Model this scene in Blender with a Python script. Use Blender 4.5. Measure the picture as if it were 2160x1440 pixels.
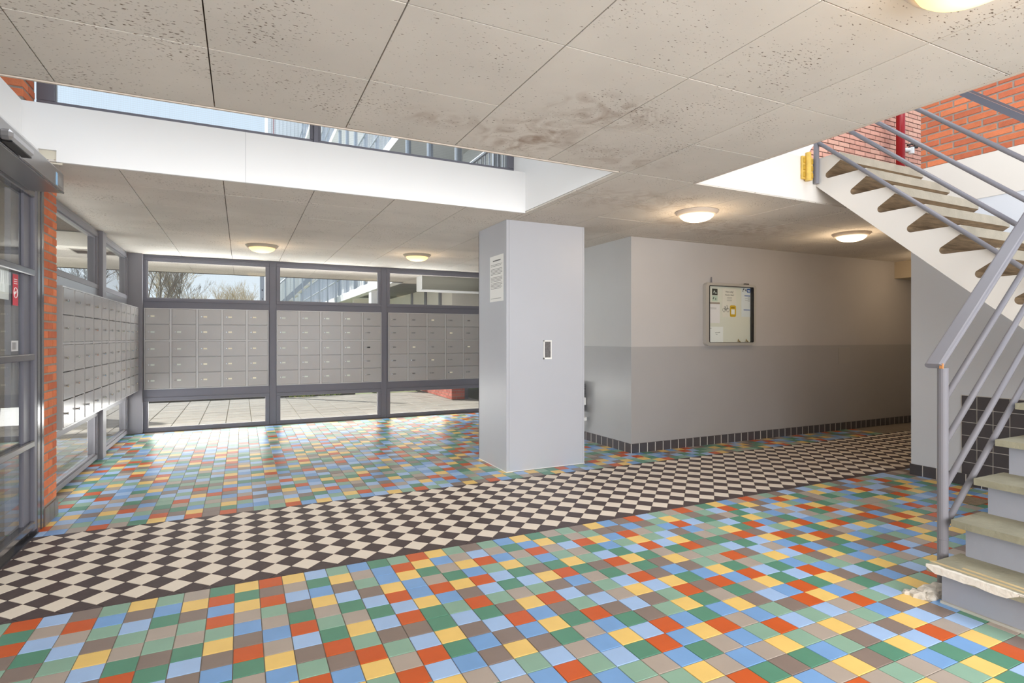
import bpy, math, random
from mathutils import Vector, Matrix
random.seed(7)
for o in list(bpy.data.objects):
    bpy.data.objects.remove(o)
S = bpy.context.scene
COL = S.collection
PI = math.pi

# ------------------------------------------------------------------ camera
F_PX, TH, HZ, H = 1179.76, 0.450763, 711.6, 1.32
cam = bpy.data.cameras.new('camera')
cam.sensor_width = 36.0
cam.lens = F_PX / 2160 * 36
cam.shift_y = (HZ - 720) / 2160
cam.clip_start, cam.clip_end = 0.03, 300
co = bpy.data.objects.new('camera', cam)
co.location = (0, 0, H)
co.rotation_euler = (PI / 2, 0, -TH)
COL.objects.link(co)
S.camera = co

# ------------------------------------------------------------------ world
W = bpy.data.worlds.new('sky')
S.world = W
W.use_nodes = True
nt = W.node_tree
nt.nodes.clear()
wo = nt.nodes.new('ShaderNodeOutputWorld')
bg = nt.nodes.new('ShaderNodeBackground')
tc = nt.nodes.new('ShaderNodeTexCoord')
sx = nt.nodes.new('ShaderNodeSeparateXYZ')
cr = nt.nodes.new('ShaderNodeValToRGB')
cr.color_ramp.elements[0].position = 0.0
cr.color_ramp.elements[0].color = (0.86, 0.93, 1.0, 1)
cr.color_ramp.elements[1].position = 1.0
cr.color_ramp.elements[1].color = (0.50, 0.70, 1.0, 1)
e_ = cr.color_ramp.elements.new(0.3)
e_.color = (0.72, 0.85, 1.0, 1)
nt.links.new(tc.outputs['Generated'], sx.inputs[0])
nt.links.new(sx.outputs['Z'], cr.inputs[0])
nt.links.new(cr.outputs[0], bg.inputs[0])
bg.inputs[1].default_value = 1.0
nt.links.new(bg.outputs[0], wo.inputs[0])

def lin(r, g, b):
    f = lambda c: (c / 255 / 12.92) if c / 255 <= 0.04045 else ((c / 255 + 0.055) / 1.055) ** 2.4
    return (f(r), f(g), f(b), 1)

def sun(rot, e, ang, colr=(1, 0.95, 0.88)):
    l = bpy.data.lights.new('sun', 'SUN')
    l.energy, l.angle, l.color = e, ang, colr
    o = bpy.data.objects.new('sun', l)
    o.rotation_euler = rot
    COL.objects.link(o)

def area(loc, target, sx_, sy_, e, colr=(1, 1, 1), glossy=True):
    l = bpy.data.lights.new('daylight_fill', 'AREA')
    l.shape, l.size, l.size_y, l.energy, l.color = 'RECTANGLE', sx_, sy_, e, colr
    o = bpy.data.objects.new('daylight_fill', l)
    o.location = loc
    d = Vector(target) - Vector(loc)
    o.rotation_euler = d.to_track_quat('-Z', 'Y').to_euler()
    o.visible_camera = False
    o.visible_glossy = glossy
    COL.objects.link(o)

sun((math.radians(51), 0, math.radians(225)), 6.4, 0.02)
# daylight: added fill lamps behind the camera, above void and stairs, outside the windows
area((-4.6, 9.9, 2.3), (-4.8, 12.2, 1.1), 3.0, 0.3, 70, (1.0, 0.99, 0.97), False)  # added outside to brighten the garden wall
area((-3.2, 7.0, 0.25), (-3.2, 7.6, 2.4), 2.6, 3.0, 75, (1.0, 0.985, 0.96), False)  # added uplight for the outdoor soffit
area((1.2, -2.6, 1.5), (1.2, 5, 1.2), 6.0, 2.2, 400, (1, 0.985, 0.97), False)  # added fill; no glazing is built behind the camera
area((0.5, 3.9, 5.0), (0.5, 3.9, 0), 3.4, 1.3, 40, (0.97, 0.985, 1.0))
area((4.4, 2.0, 5.4), (4.4, 2.4, 0), 2.4, 2.6, 90, (1, 0.97, 0.93))
area((7.2, 2.6, 6.2), (7.2, 4.6, 3.8), 2.5, 1.5, 62, (1, 0.98, 0.95))  # added lamp turned on the pink brick wall
area((-0.45, 9.5, 2.1), (-0.3, 5.5, 0.6), 1.6, 0.5, 50, (0.97, 0.99, 1.0), False)
area((1.9, 9.5, 2.1), (1.9, 5.5, 0.6), 2.9, 0.5, 50, (0.97, 0.99, 1.0), False)
area((-0.40, 9.75, 0.3), (-0.3, 5.6, 1.2), 1.55, 0.35, 7.5, (1.0, 0.985, 0.96))  # added low lamp that gives the hall floor its glare
area((1.9, 9.75, 0.3), (1.9, 5.6, 1.2), 2.9, 0.35, 9, (1.0, 0.985, 0.96))  # wider added lamp for the same floor glare
area((1.2, 9.75, 0.3), (1.2, 5.6, 2.2), 4.8, 0.4, 230, (1.0, 0.985, 0.96), False)  # added uplight for the hall ceiling
area((-1.75, 7.2, 0.3), (1.2, 7.2, 2.2), 3.6, 0.3, 40, (1.0, 0.985, 0.96), False)

S.view_settings.view_transform = 'Standard'
S.view_settings.look = 'None'
S.view_settings.exposure = 0.07
S.view_settings.gamma = 1.0
S.view_settings.use_curve_mapping = False

# ------------------------------------------------------------------ materials
MATS = {}
def mat(name, rgb, rough=0.5, metal=0.0, var=0.0, vscale=6.0, bump=0.0, bscale=40.0, rand=0.0, spec=0.5,
        emit=None, estr=0.0, coat=0.0):
    if name in MATS:
        return MATS[name]
    m = bpy.data.materials.new(name)
    m.use_nodes = True
    n = m.node_tree.nodes
    L = m.node_tree.links
    b = n['Principled BSDF']
    col = lin(*rgb)
    b.inputs['Base Color'].default_value = col
    b.inputs['Roughness'].default_value = rough
    b.inputs['Metallic'].default_value = metal
    b.inputs['Specular IOR Level'].default_value = spec
    if coat:
        b.inputs['Coat Weight'].default_value = coat
        b.inputs['Coat Roughness'].default_value = 0.15
    if emit:
        b.inputs['Emission Color'].default_value = (*emit, 1)
        b.inputs['Emission Strength'].default_value = estr
    if var or rand:
        geo = n.new('ShaderNodeNewGeometry')
        hsv = n.new('ShaderNodeHueSaturation')
        hsv.inputs['Color'].default_value = col
        add = n.new('ShaderNodeMath')
        add.operation = 'ADD'
        add.inputs[0].default_value = 1.0
        add.inputs[1].default_value = 0.0
        if var:
            no = n.new('ShaderNodeTexNoise')
            no.inputs['Scale'].default_value = vscale
            no.inputs['Detail'].default_value = 6
            L.new(geo.outputs['Position'], no.inputs['Vector'])
            mr = n.new('ShaderNodeMapRange')
            mr.inputs[1].default_value, mr.inputs[2].default_value = 0.25, 0.75
            mr.inputs[3].default_value, mr.inputs[4].default_value = 1 - var, 1 + var
            L.new(no.outputs[0], mr.inputs[0])
            L.new(mr.outputs[0], add.inputs[0])
        if rand:
            oi = n.new('ShaderNodeObjectInfo')
            mr2 = n.new('ShaderNodeMapRange')
            mr2.inputs[3].default_value, mr2.inputs[4].default_value = -rand, rand
            L.new(oi.outputs['Random'], mr2.inputs[0])
            L.new(mr2.outputs[0], add.inputs[1])
        L.new(add.outputs[0], hsv.inputs['Value'])
        L.new(hsv.outputs[0], b.inputs['Base Color'])
    if bump:
        geo2 = n.new('ShaderNodeNewGeometry')
        nb = n.new('ShaderNodeTexNoise')
        nb.inputs['Scale'].default_value = bscale
        nb.inputs['Detail'].default_value = 4
        L.new(geo2.outputs['Position'], nb.inputs['Vector'])
        bp = n.new('ShaderNodeBump')
        bp.inputs['Strength'].default_value = bump
        bp.inputs['Distance'].default_value = 0.01
        L.new(nb.outputs[0], bp.inputs['Height'])
        L.new(bp.outputs[0], b.inputs['Normal'])
    MATS[name] = m
    return m

def two_tone(name, up, low, zs, rough_u, rough_l, bump=0.05):
    """wall paint: one colour above a dado line, another below"""
    m = mat(name, up, rough_u, var=0.03, vscale=2.0, bump=bump, bscale=120)
    n, L = m.node_tree.nodes, m.node_tree.links
    geo = n.new('ShaderNodeNewGeometry')
    sp = n.new('ShaderNodeSeparateXYZ')
    L.new(geo.outputs['Position'], sp.inputs[0])
    gt = n.new('ShaderNodeMath')
    gt.operation = 'GREATER_THAN'
    gt.inputs[1].default_value = zs
    L.new(sp.outputs['Z'], gt.inputs[0])
    mx = n.new('ShaderNodeMix')
    mx.data_type = 'RGBA'
    mx.inputs['A'].default_value = lin(*low)
    mx.inputs['B'].default_value = lin(*up)
    L.new(gt.outputs[0], mx.inputs['Factor'])
    h = [x for x in n if x.bl_idname == 'ShaderNodeHueSaturation'][0]
    L.new(mx.outputs['Result'], h.inputs['Color'])
    mr = n.new('ShaderNodeMapRange')
    mr.inputs[3].default_value, mr.inputs[4].default_value = rough_l, rough_u
    L.new(gt.outputs[0], mr.inputs[0])
    L.new(mr.outputs[0], n['Principled BSDF'].inputs['Roughness'])
    return m

def glass_mat(name, tint=(0.97, 0.985, 0.98), wire=0.0, pitch=0.0145, ior=1.5):
    m = bpy.data.materials.new(name)
    m.use_nodes = True
    n, L = m.node_tree.nodes, m.node_tree.links
    n.clear()
    out = n.new('ShaderNodeOutputMaterial')
    tr = n.new('ShaderNodeBsdfTransparent')
    tr.inputs[0].default_value = (*tint, 1)
    gl = n.new('ShaderNodeBsdfGlossy')
    gl.inputs['Roughness'].default_value = 0.01
    fr = n.new('ShaderNodeFresnel')
    fr.inputs['IOR'].default_value = ior
    mx = n.new('ShaderNodeMixShader')
    gb_ = n.new('ShaderNodeNewGeometry')
    fm = n.new('ShaderNodeMath'); fm.operation = 'SUBTRACT'; fm.use_clamp = True
    L.new(fr.outputs[0], fm.inputs[0])
    L.new(gb_.outputs['Backfacing'], fm.inputs[1])
    L.new(fm.outputs[0], mx.inputs[0])
    L.new(tr.outputs[0], mx.inputs[1])
    L.new(gl.outputs[0], mx.inputs[2])
    last = mx
    if wire:
        geo = n.new('ShaderNodeNewGeometry')
        sp = n.new('ShaderNodeSeparateXYZ')
        L.new(geo.outputs['Position'], sp.inputs[0])
        ad = n.new('ShaderNodeMath'); ad.operation = 'ADD'
        L.new(sp.outputs[0], ad.inputs[0]); L.new(sp.outputs[1], ad.inputs[1])
        mm = []
        for src in (ad.outputs[0], sp.outputs[2]):
            md = n.new('ShaderNodeMath'); md.operation = 'FLOORED_MODULO'
            md.inputs[1].default_value = pitch
            L.new(src, md.inputs[0])
            lt = n.new('ShaderNodeMath'); lt.operation = 'LESS_THAN'
            lt.inputs[1].default_value = pitch * 0.13
            L.new(md.outputs[0], lt.inputs[0])
            mm.append(lt)
        mxm = n.new('ShaderNodeMath'); mxm.operation = 'MAXIMUM'
        L.new(mm[0].outputs[0], mxm.inputs[0]); L.new(mm[1].outputs[0], mxm.inputs[1])
        ml = n.new('ShaderNodeMath'); ml.operation = 'MULTIPLY'
        ml.inputs[1].default_value = wire
        L.new(mxm.outputs[0], ml.inputs[0])
        df = n.new('ShaderNodeBsdfDiffuse')
        df.inputs[0].default_value = (0.35, 0.35, 0.35, 1)
        m2 = n.new('ShaderNodeMixShader')
        L.new(ml.outputs[0], m2.inputs[0])
        L.new(mx.outputs[0], m2.inputs[1])
        L.new(df.outputs[0], m2.inputs[2])
        last = m2
    L.new(last.outputs[0], out.inputs[0])
    MATS[name] = m
    return m

def ceiling_material():
    m = mat('cement_fibre_panel', (212, 205, 196), 0.9, var=0.07, vscale=2.2, rand=0.03, spec=0.2)
    n, L = m.node_tree.nodes, m.node_tree.links
    h = [x for x in n if x.bl_idname == 'ShaderNodeHueSaturation'][0]
    geo = n.new('ShaderNodeNewGeometry')
    # open pores: small dark specks, denser in patches
    v = n.new('ShaderNodeTexNoise'); v.inputs['Scale'].default_value = 95; v.inputs['Detail'].default_value = 2
    mp = n.new('ShaderNodeMapping'); mp.inputs['Scale'].default_value = (0.55, 1.2, 1)
    L.new(geo.outputs['Position'], mp.inputs[0]); L.new(mp.outputs[0], v.inputs['Vector'])
    pa = n.new('ShaderNodeTexNoise'); pa.inputs['Scale'].default_value = 3.0; pa.inputs['Detail'].default_value = 3
    L.new(geo.outputs['Position'], pa.inputs['Vector'])
    th = n.new('ShaderNodeMapRange'); th.inputs[1].default_value, th.inputs[2].default_value = 0.35, 0.7
    th.inputs[3].default_value, th.inputs[4].default_value = 0.715, 0.60
    L.new(pa.outputs[0], th.inputs[0])
    sb = n.new('ShaderNodeMath'); sb.operation = 'SUBTRACT'
    L.new(v.outputs[0], sb.inputs[0]); L.new(th.outputs[0], sb.inputs[1])
    rg = n.new('ShaderNodeMapRange'); rg.inputs[1].default_value, rg.inputs[2].default_value = 0.0, 0.05
    L.new(sb.outputs[0], rg.inputs[0])
    mx = n.new('ShaderNodeMix'); mx.data_type = 'RGBA'
    mx.inputs['B'].default_value = lin(118, 104, 92)
    L.new(rg.outputs[0], mx.inputs['Factor'])
    # old water stain rings
    st = None
    for (cx, cy, rx, ry, amt) in ((1.52, 2.86, 0.33, 0.30, 0.9), (1.70, 2.38, 0.36, 0.20, 0.8), (0.95, 2.82, 0.28, 0.12, 0.45),
                                  (2.2, 2.95, 0.4, 0.2, 0.4), (3.2, 3.8, 0.9, 0.35, 0.4), (4.6, 4.3, 1.1, 0.4, 0.45)):
        vs = n.new('ShaderNodeVectorMath'); vs.operation = 'SUBTRACT'; vs.inputs[1].default_value = (cx, cy, 2.475)
        L.new(geo.outputs['Position'], vs.inputs[0])
        vd = n.new('ShaderNodeVectorMath'); vd.operation = 'DIVIDE'; vd.inputs[1].default_value = (rx, ry, 1)
        L.new(vs.outputs[0], vd.inputs[0])
        ln = n.new('ShaderNodeVectorMath'); ln.operation = 'LENGTH'
        L.new(vd.outputs[0], ln.inputs[0])
        r1 = n.new('ShaderNodeMapRange'); r1.inputs[1].default_value, r1.inputs[2].default_value = 1.25, 0.45
        r1.inputs[3].default_value, r1.inputs[4].default_value = 0, amt
        L.new(ln.outputs['Value'], r1.inputs[0])
        if st is None:
            st = r1
        else:
            mxm = n.new('ShaderNodeMath'); mxm.operation = 'MAXIMUM'
            L.new(st.outputs[0], mxm.inputs[0]); L.new(r1.outputs[0], mxm.inputs[1])
            st = mxm
    ns = n.new('ShaderNodeTexNoise'); ns.inputs['Scale'].default_value = 5.5; ns.inputs['Detail'].default_value = 7
    ns.inputs['Distortion'].default_value = 1.6
    L.new(geo.outputs['Position'], ns.inputs['Vector'])
    nr = n.new('ShaderNodeMapRange'); nr.inputs[1].default_value, nr.inputs[2].default_value = 0.42, 0.66
    L.new(ns.outputs[0], nr.inputs[0])
    mu = n.new('ShaderNodeMath'); mu.operation = 'MULTIPLY'
    L.new(st.outputs[0], mu.inputs[0]); L.new(nr.outputs[0], mu.inputs[1])
    m2 = n.new('ShaderNodeMix'); m2.data_type = 'RGBA'
    m2.inputs['A'].default_value = lin(212, 205, 196); m2.inputs['B'].default_value = lin(158, 138, 122)
    L.new(mu.outputs[0], m2.inputs['Factor'])
    L.new(m2.outputs['Result'], mx.inputs['A'])
    L.new(mx.outputs['Result'], h.inputs['Color'])
    bp = n.new('ShaderNodeBump'); bp.inputs['Strength'].default_value = 0.25; bp.inputs['Distance'].default_value = 0.004
    bp.invert = True
    L.new(rg.outputs[0], bp.inputs['Height'])
    L.new(bp.outputs[0], n['Principled BSDF'].inputs['Normal'])
    return m

M_CEIL = ceiling_material()
M_GLASS = glass_mat('window_glass', wire=0.0)
M_WIRED = glass_mat('wired_glass', wire=0.09)
M_STEEL = mat('grey_painted_steel', (124, 122, 128), 0.38, var=0.03, vscale=3)
M_STEEL_D = mat('dark_grey_frame', (108, 108, 118), 0.35, var=0.03, vscale=3)
M_ANOD = mat('anodised_aluminium', (120, 119, 124), 0.16, 0.75, var=0.04, vscale=4)
M_ALU = mat('brushed_aluminium', (176, 176, 180), 0.28, 0.8, var=0.04, vscale=4)
M_BOX = mat('mailbox_grey', (172, 169, 168), 0.22, 0.25, var=0.02, vscale=3, rand=0.015)
M_BOXF = mat('mailbox_frame_grey', (190, 188, 188), 0.25, 0.3)
M_CHROME = mat('chrome', (215, 215, 215), 0.12, 1.0)
M_CREAM = mat('cream_label', (232, 226, 205), 0.5)
M_PALE = mat('pale_label', (205, 212, 205), 0.5)
M_BLACK = mat('black_plastic', (30, 29, 30), 0.4)
M_WHITE = mat('white_paint', (238, 238, 238), 0.55, var=0.012, vscale=1.5)
M_WHITE2 = mat('warm_white_paint', (226, 220, 212), 0.6, var=0.02, vscale=2)
M_PILLAR = mat('pillar_grey_laminate', (186, 188, 195), 0.3, var=0.02, vscale=1.5, bump=0.02, bscale=150)
M_WALL = two_tone('corridor_wall_paint', (184, 180, 178), (164, 161, 160), 1.213, 0.55, 0.45)
M_WALLG = two_tone('return_wall_gloss_paint', (182, 183, 184), (166, 167, 169), 1.213, 0.35, 0.2)
M_WALLR = mat('stair_wall_paint', (216, 219, 225), 0.55, var=0.02, vscale=2, bump=0.04, bscale=120)
M_GROUT = mat('floor_grout', (140, 130, 118), 0.8, var=0.1, vscale=8)
M_MORTAR = mat('brick_mortar', (150, 141, 132), 0.95, var=0.12, vscale=12, bump=0.3, bscale=90)
M_MORTAR_D = mat('dark_brick_mortar', (84, 60, 52), 0.95, var=0.12, vscale=12)
M_BRICK = [mat('brick_a', (204, 116, 78), 0.85, var=0.1, vscale=20, bump=0.25, bscale=110, rand=0.1),
           mat('brick_b', (212, 124, 84), 0.85, var=0.1, vscale=20, bump=0.25, bscale=110, rand=0.1),
           mat('brick_c', (192, 106, 74), 0.85, var=0.1, vscale=20, bump=0.25, bscale=110, rand=0.1)]
M_BRICKP = [mat('pink_brick_a', (220, 162, 142), 0.85, var=0.08, vscale=20, rand=0.08),
            mat('pink_brick_b', (214, 154, 134), 0.85, var=0.08, vscale=20, rand=0.08),
            mat('pink_brick_c', (228, 174, 152), 0.85, var=0.08, vscale=20, rand=0.08)]
M_CONC = mat('worn_concrete', (176, 168, 152), 0.85, var=0.16, vscale=7, bump=0.25, bscale=70)
M_TREAD = mat('mossy_concrete', (150, 146, 126), 0.8, var=0.2, vscale=6, bump=0.3, bscale=60)
M_RISER = mat('grey_riser_paint', (160, 162, 172), 0.55, var=0.06, vscale=5, bump=0.1, bscale=50)
M_BLKTILE = mat('black_tile', (78, 74, 77), 0.3, var=0.08, vscale=14, rand=0.08)
M_LIGHTGROUT = mat('light_grout', (205, 200, 194), 0.8)
M_PAPER = mat('paper', (240, 240, 238), 0.7)
M_INK = mat('print_grey', (120, 120, 122), 0.7)
M_INKD = mat('print_black', (45, 44, 46), 0.7)
M_RED = mat('red_paint', (165, 12, 22), 0.35)
M_PAVE = mat('paving_concrete', (158, 153, 145), 0.9, var=0.1, vscale=5, rand=0.06, bump=0.15, bscale=60)
M_PAVEJ = mat('paving_joint', (122, 116, 100), 0.95)
M_BARK = mat('bark', (140, 130, 122), 0.9, var=0.1, vscale=10)
M_BARK2 = mat('bark_warm', (188, 172, 142), 0.9, var=0.1, vscale=10)
M_CLAD = mat('pale_grey_cladding', (246, 247, 249), 0.6, rand=0.05)
M_CLADW = mat('gallery_white', (235, 236, 238), 0.6)
M_GALV = mat('galvanised_steel', (176, 184, 196), 0.4, 0.4)
M_BEIGE = mat('beige_render', (226, 220, 208), 0.9, var=0.03, vscale=2)

# ------------------------------------------------------------------ mesh helpers
ORG = {}
def put(o, parent=None, kind=None, label=None, cat=None, group=None):
    COL.objects.link(o)
    if parent is not None:
        o.parent = parent
    if kind: o['kind'] = kind
    if label: o['label'] = label
    if cat: o['category'] = cat
    if group: o['group'] = group
    return o

def thing(name, loc, label=None, cat=None, group=None, kind=None, rotz=0.0):
    o = bpy.data.objects.new(name, None)
    o.empty_display_size = 0.1
    o.location = loc
    o.rotation_euler = (0, 0, rotz)
    put(o, None, kind, label, cat, group)
    ORG[o.name] = Vector(loc)
    return o

def org(o):
    return ORG.get(o.name, Vector((0, 0, 0)))

class MB:
    def __init__(s):
        s.v, s.f, s.m = [], [], []
    def add(s, vs, fs, m=0):
        k = len(s.v)
        s.v += [tuple(p) for p in vs]
        for f in fs:
            s.f.append(tuple(i + k for i in f)); s.m.append(m)
        return s
    def box(s, x0, x1, y0, y1, z0, z1, m=0, bev=0.0):
        if x0 > x1: x0, x1 = x1, x0
        if y0 > y1: y0, y1 = y1, y0
        if z0 > z1: z0, z1 = z1, z0
        if not bev:
            v = [(x, y, z) for z in (z0, z1) for y in (y0, y1) for x in (x0, x1)]
            return s.add(v, [(0, 2, 3, 1), (4, 5, 7, 6), (0, 1, 5, 4), (2, 6, 7, 3), (0, 4, 6, 2), (1, 3, 7, 5)], m)
        b = min(bev, (x1 - x0) * .49, (y1 - y0) * .49, (z1 - z0) * .49)
        v, idx = [], {}
        for i, (x, ex) in enumerate(((x0, 1), (x1, -1))):
            for j, (y, ey) in enumerate(((y0, 1), (y1, -1))):
                for k, (z, ez) in enumerate(((z0, 1), (z1, -1))):
                    idx[i, j, k] = len(v)
                    v += [(x, y + ey * b, z + ez * b), (x + ex * b, y, z + ez * b), (x + ex * b, y + ey * b, z)]
        I = lambda i, j, k, a: idx[i, j, k] + a
        f = []
        for i in (0, 1):
            q = [I(i, 0, 0, 0), I(i, 1, 0, 0), I(i, 1, 1, 0), I(i, 0, 1, 0)]
            f.append(q if i else q[::-1])
        for j in (0, 1):
            q = [I(0, j, 0, 1), I(1, j, 0, 1), I(1, j, 1, 1), I(0, j, 1, 1)]
            f.append(q[::-1] if j else q)
        for k in (0, 1):
            q = [I(0, 0, k, 2), I(1, 0, k, 2), I(1, 1, k, 2), I(0, 1, k, 2)]
            f.append(q if k else q[::-1])
        for j in (0, 1):
            for k in (0, 1):
                f.append([I(0, j, k, 1), I(1, j, k, 1), I(1, j, k, 2), I(0, j, k, 2)])
        for i in (0, 1):
            for k in (0, 1):
                f.append([I(i, 0, k, 0), I(i, 1, k, 0), I(i, 1, k, 2), I(i, 0, k, 2)])
        for i in (0, 1):
            for j in (0, 1):
                f.append([I(i, j, 0, 0), I(i, j, 1, 0), I(i, j, 1, 1), I(i, j, 0, 1)])
        for i in (0, 1):
            for j in (0, 1):
                for k in (0, 1):
                    f.append([I(i, j, k, 0), I(i, j, k, 1), I(i, j, k, 2)])
        return s.add(v, f, m)
    def prism(s, poly, ax, a0, a1, m=0, mside=None):
        """poly in the two other axes (x: (y,z); y: (x,z); z: (x,y)), extruded along ax"""
        def P(p, a):
            return {'x': (a, p[0], p[1]), 'y': (p[0], a, p[1]), 'z': (p[0], p[1], a)}[ax]
        n = len(poly)
        v = [P(p, a0) for p in poly] + [P(p, a1) for p in poly]
        s.add(v, [tuple(range(n))[::-1], tuple(range(n, 2 * n))], m)
        k = len(s.v) - 2 * n
        for i in range(n):
            j = (i + 1) % n
            s.f.append((k + i, k + j, k + n + j, k + n + i)); s.m.append(m if mside is None else mside)
        return s
    def tube(s, p0, p1, r0, r1=None, n=10, m=0, cap=True):
        r1 = r0 if r1 is None else r1
        p0, p1 = Vector(p0), Vector(p1)
        d = (p1 - p0).normalized()
        a = Vector((0, 0, 1)) if abs(d.z) < 0.9 else Vector((1, 0, 0))
        u = d.cross(a).normalized(); w = d.cross(u)
        v = []
        for p, r in ((p0, r0), (p1, r1)):
            for i in range(n):
                t = 2 * PI * i / n
                v.append(p + (u * math.cos(t) + w * math.sin(t)) * r)
        f = [(i, (i + 1) % n, n + (i + 1) % n, n + i) for i in range(n)]
        if cap:
            f += [tuple(range(n))[::-1], tuple(range(n, 2 * n))]
        return s.add(v, f, m)
    def ring(s, c, R, r, axis='x', n=28, k=8, m=0, a0=0.0, a1=2 * PI):
        v, f = [], []
        full = abs(a1 - a0 - 2 * PI) < 1e-6
        N = n if full else n + 1
        for i in range(N):
            t = a0 + (a1 - a0) * i / n
            for j in range(k):
                q = 2 * PI * j / k
                rr = R + r * math.cos(q)
                a, b, h = rr * math.cos(t), rr * math.sin(t), r * math.sin(q)
                p = {'x': (h, a, b), 'y': (a, h, b), 'z': (a, b, h)}[axis]
                v.append((c[0] + p[0], c[1] + p[1], c[2] + p[2]))
        for i in range(n):
            i2 = (i + 1) % N
            for j in range(k):
                f.append((i * k + j, i * k + (j + 1) % k, i2 * k + (j + 1) % k, i2 * k + j))
        return s.add(v, f, m)
    def lathe(s, prof, c, n=32, m=0):
        v, f = [], []
        for (r, z) in prof:
            for i in range(n):
                t = 2 * PI * i / n
                v.append((c[0] + r * math.cos(t), c[1] + r * math.sin(t), c[2] + z))
        for a in range(len(prof) - 1):
            for i in range(n):
                j = (i + 1) % n
                f.append((a * n + i, a * n + j, (a + 1) * n + j, (a + 1) * n + i))
        return s.add(v, f, m)
    def mesh(s, name, mats, off=(0, 0, 0), smooth=False):
        me = bpy.data.meshes.new(name)
        ox, oy, oz = off
        me.from_pydata([(x - ox, y - oy, z - oz) for x, y, z in s.v], [], s.f)
        for mm in (mats if isinstance(mats, (list, tuple)) else [mats]):
            me.materials.append(mm)
        me.polygons.foreach_set('material_index', s.m)
        if smooth:
            me.polygons.foreach_set('use_smooth', [True] * len(s.f))
        me.update()
        return me
    def build(s, name, mats, parent=None, smooth=False, **kw):
        off = org(parent) if parent is not None else Vector((0, 0, 0))
        o = bpy.data.objects.new(name, s.mesh(name, mats, off, smooth))
        put(o, parent, **kw)
        ORG[o.name] = off
        return o

def inst(name, me, parent, loc, **kw):
    """a piece sharing mesh data; loc is in world space, mesh is centred on its own origin"""
    o = bpy.data.objects.new(name, me)
    put(o, parent, **kw)
    o.location = Vector(loc) - org(parent)
    ORG[o.name] = Vector(loc)
    return o

def text(name, body, size, m, origin, xdir, ydir, parent, align='LEFT', depth=0.0002):
    cu = bpy.data.curves.new(name, 'FONT')
    cu.body, cu.size, cu.align_x, cu.extrude = body, size, align, depth
    tmp = bpy.data.objects.new('tmp_text', cu)
    COL.objects.link(tmp)
    dg = bpy.context.evaluated_depsgraph_get()
    dg.update()
    me = bpy.data.meshes.new_from_object(tmp.evaluated_get(dg))
    bpy.data.objects.remove(tmp)
    x, y = Vector(xdir).normalized(), Vector(ydir).normalized()
    z = x.cross(y)
    M = Matrix((x, y, z)).transposed().to_4x4()
    M.translation = Vector(origin) - org(parent)
    me.transform(M)
    me.materials.clear()
    me.materials.append(m)
    o = bpy.data.objects.new(name, me)
    put(o, parent)
    ORG[o.name] = org(parent)
    return o

def proj(X, Y, Z):
    c, s = math.cos(TH), math.sin(TH)
    d = X * s + Y * c
    if d < 0.05:
        return None
    return 1080 + F_PX * (X * c - Y * s) / d, HZ - F_PX * (Z - H) / d, d

# ------------------------------------------------------------------ main dimensions
ZC = 2.475
T, TX0, TY0 = 0.11574, -0.84137, 3.3415
YF = 4.702                 # far edge of the checker band
YB, XL, XD, XR = 9.227, -1.40, -1.24, 5.83
YN, XN = 5.155, 4.01       # notice wall, return wall

# ------------------------------------------------------------------ floor
floor = MB().box(-1.6, 6.0, -3.0, 9.45, -0.2, -0.0035).box(6.0, 10.2, 3.15, 9.45, -0.2, -0.0035).build(
    'floor', M_GROUT, kind='structure', label='tiled lobby floor with coloured squares and a black and cream checker band')
TC = {'R': (206, 92, 38), 'Y': (240, 202, 118), 'B': (122, 166, 218), 'L': (164, 194, 234), 'G': (88, 144, 120),
      'g': (140, 176, 156), 'T': (138, 122, 114), 't': (176, 163, 152)}
KEYS = list(TC)
M_TILE = {k: mat('tile_' + k * (1 + k.islower()), TC[k], 0.3, var=0.05, vscale=9, rand=0.02, bump=0.02, bscale=60) for k in KEYS}
M_CHK = [mat('checker_black', (82, 70, 70), 0.45, spec=0.3, var=0.14, vscale=30, bump=0.03), mat('checker_cream', (232, 219, 203), 0.42, spec=0.3, var=0.03, vscale=9)]

def tile_geo(poly, m, mb, zt=0.0):
    """a tile with a chamfered rim: top face, chamfer and short sides"""
    n = len(poly)
    cx = sum(p[0] for p in poly) / n; cy = sum(p[1] for p in poly) / n
    def inset(d):
        out = []
        for i in range(n):
            a, b, c = poly[i - 1], poly[i], poly[(i + 1) % n]
            e1 = (Vector(b) - Vector(a)).normalized(); e2 = (Vector(c) - Vector(b)).normalized()
            n1 = Vector((-e1.y, e1.x)); n2 = Vector((-e2.y, e2.x))
            k = d / max(0.25, 1 + n1.dot(n2))
            out.append((b[0] + (n1.x + n2.x) * k, b[1] + (n1.y + n2.y) * k))
        return out
    A, B = inset(0.0018), inset(0.0030)
    v = [(x, y, zt - 0.0038) for x, y in A] + [(x, y, zt - 0.0010) for x, y in A] + [(x, y, zt) for x, y in B]
    f = [tuple(2 * n + i for i in range(n))]
    for i in range(n):
        j = (i + 1) % n
        f += [(i, j, n + j, n + i), (n + i, n + j, 2 * n + j, 2 * n + i)]
    mb.add(v, f, m)

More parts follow.
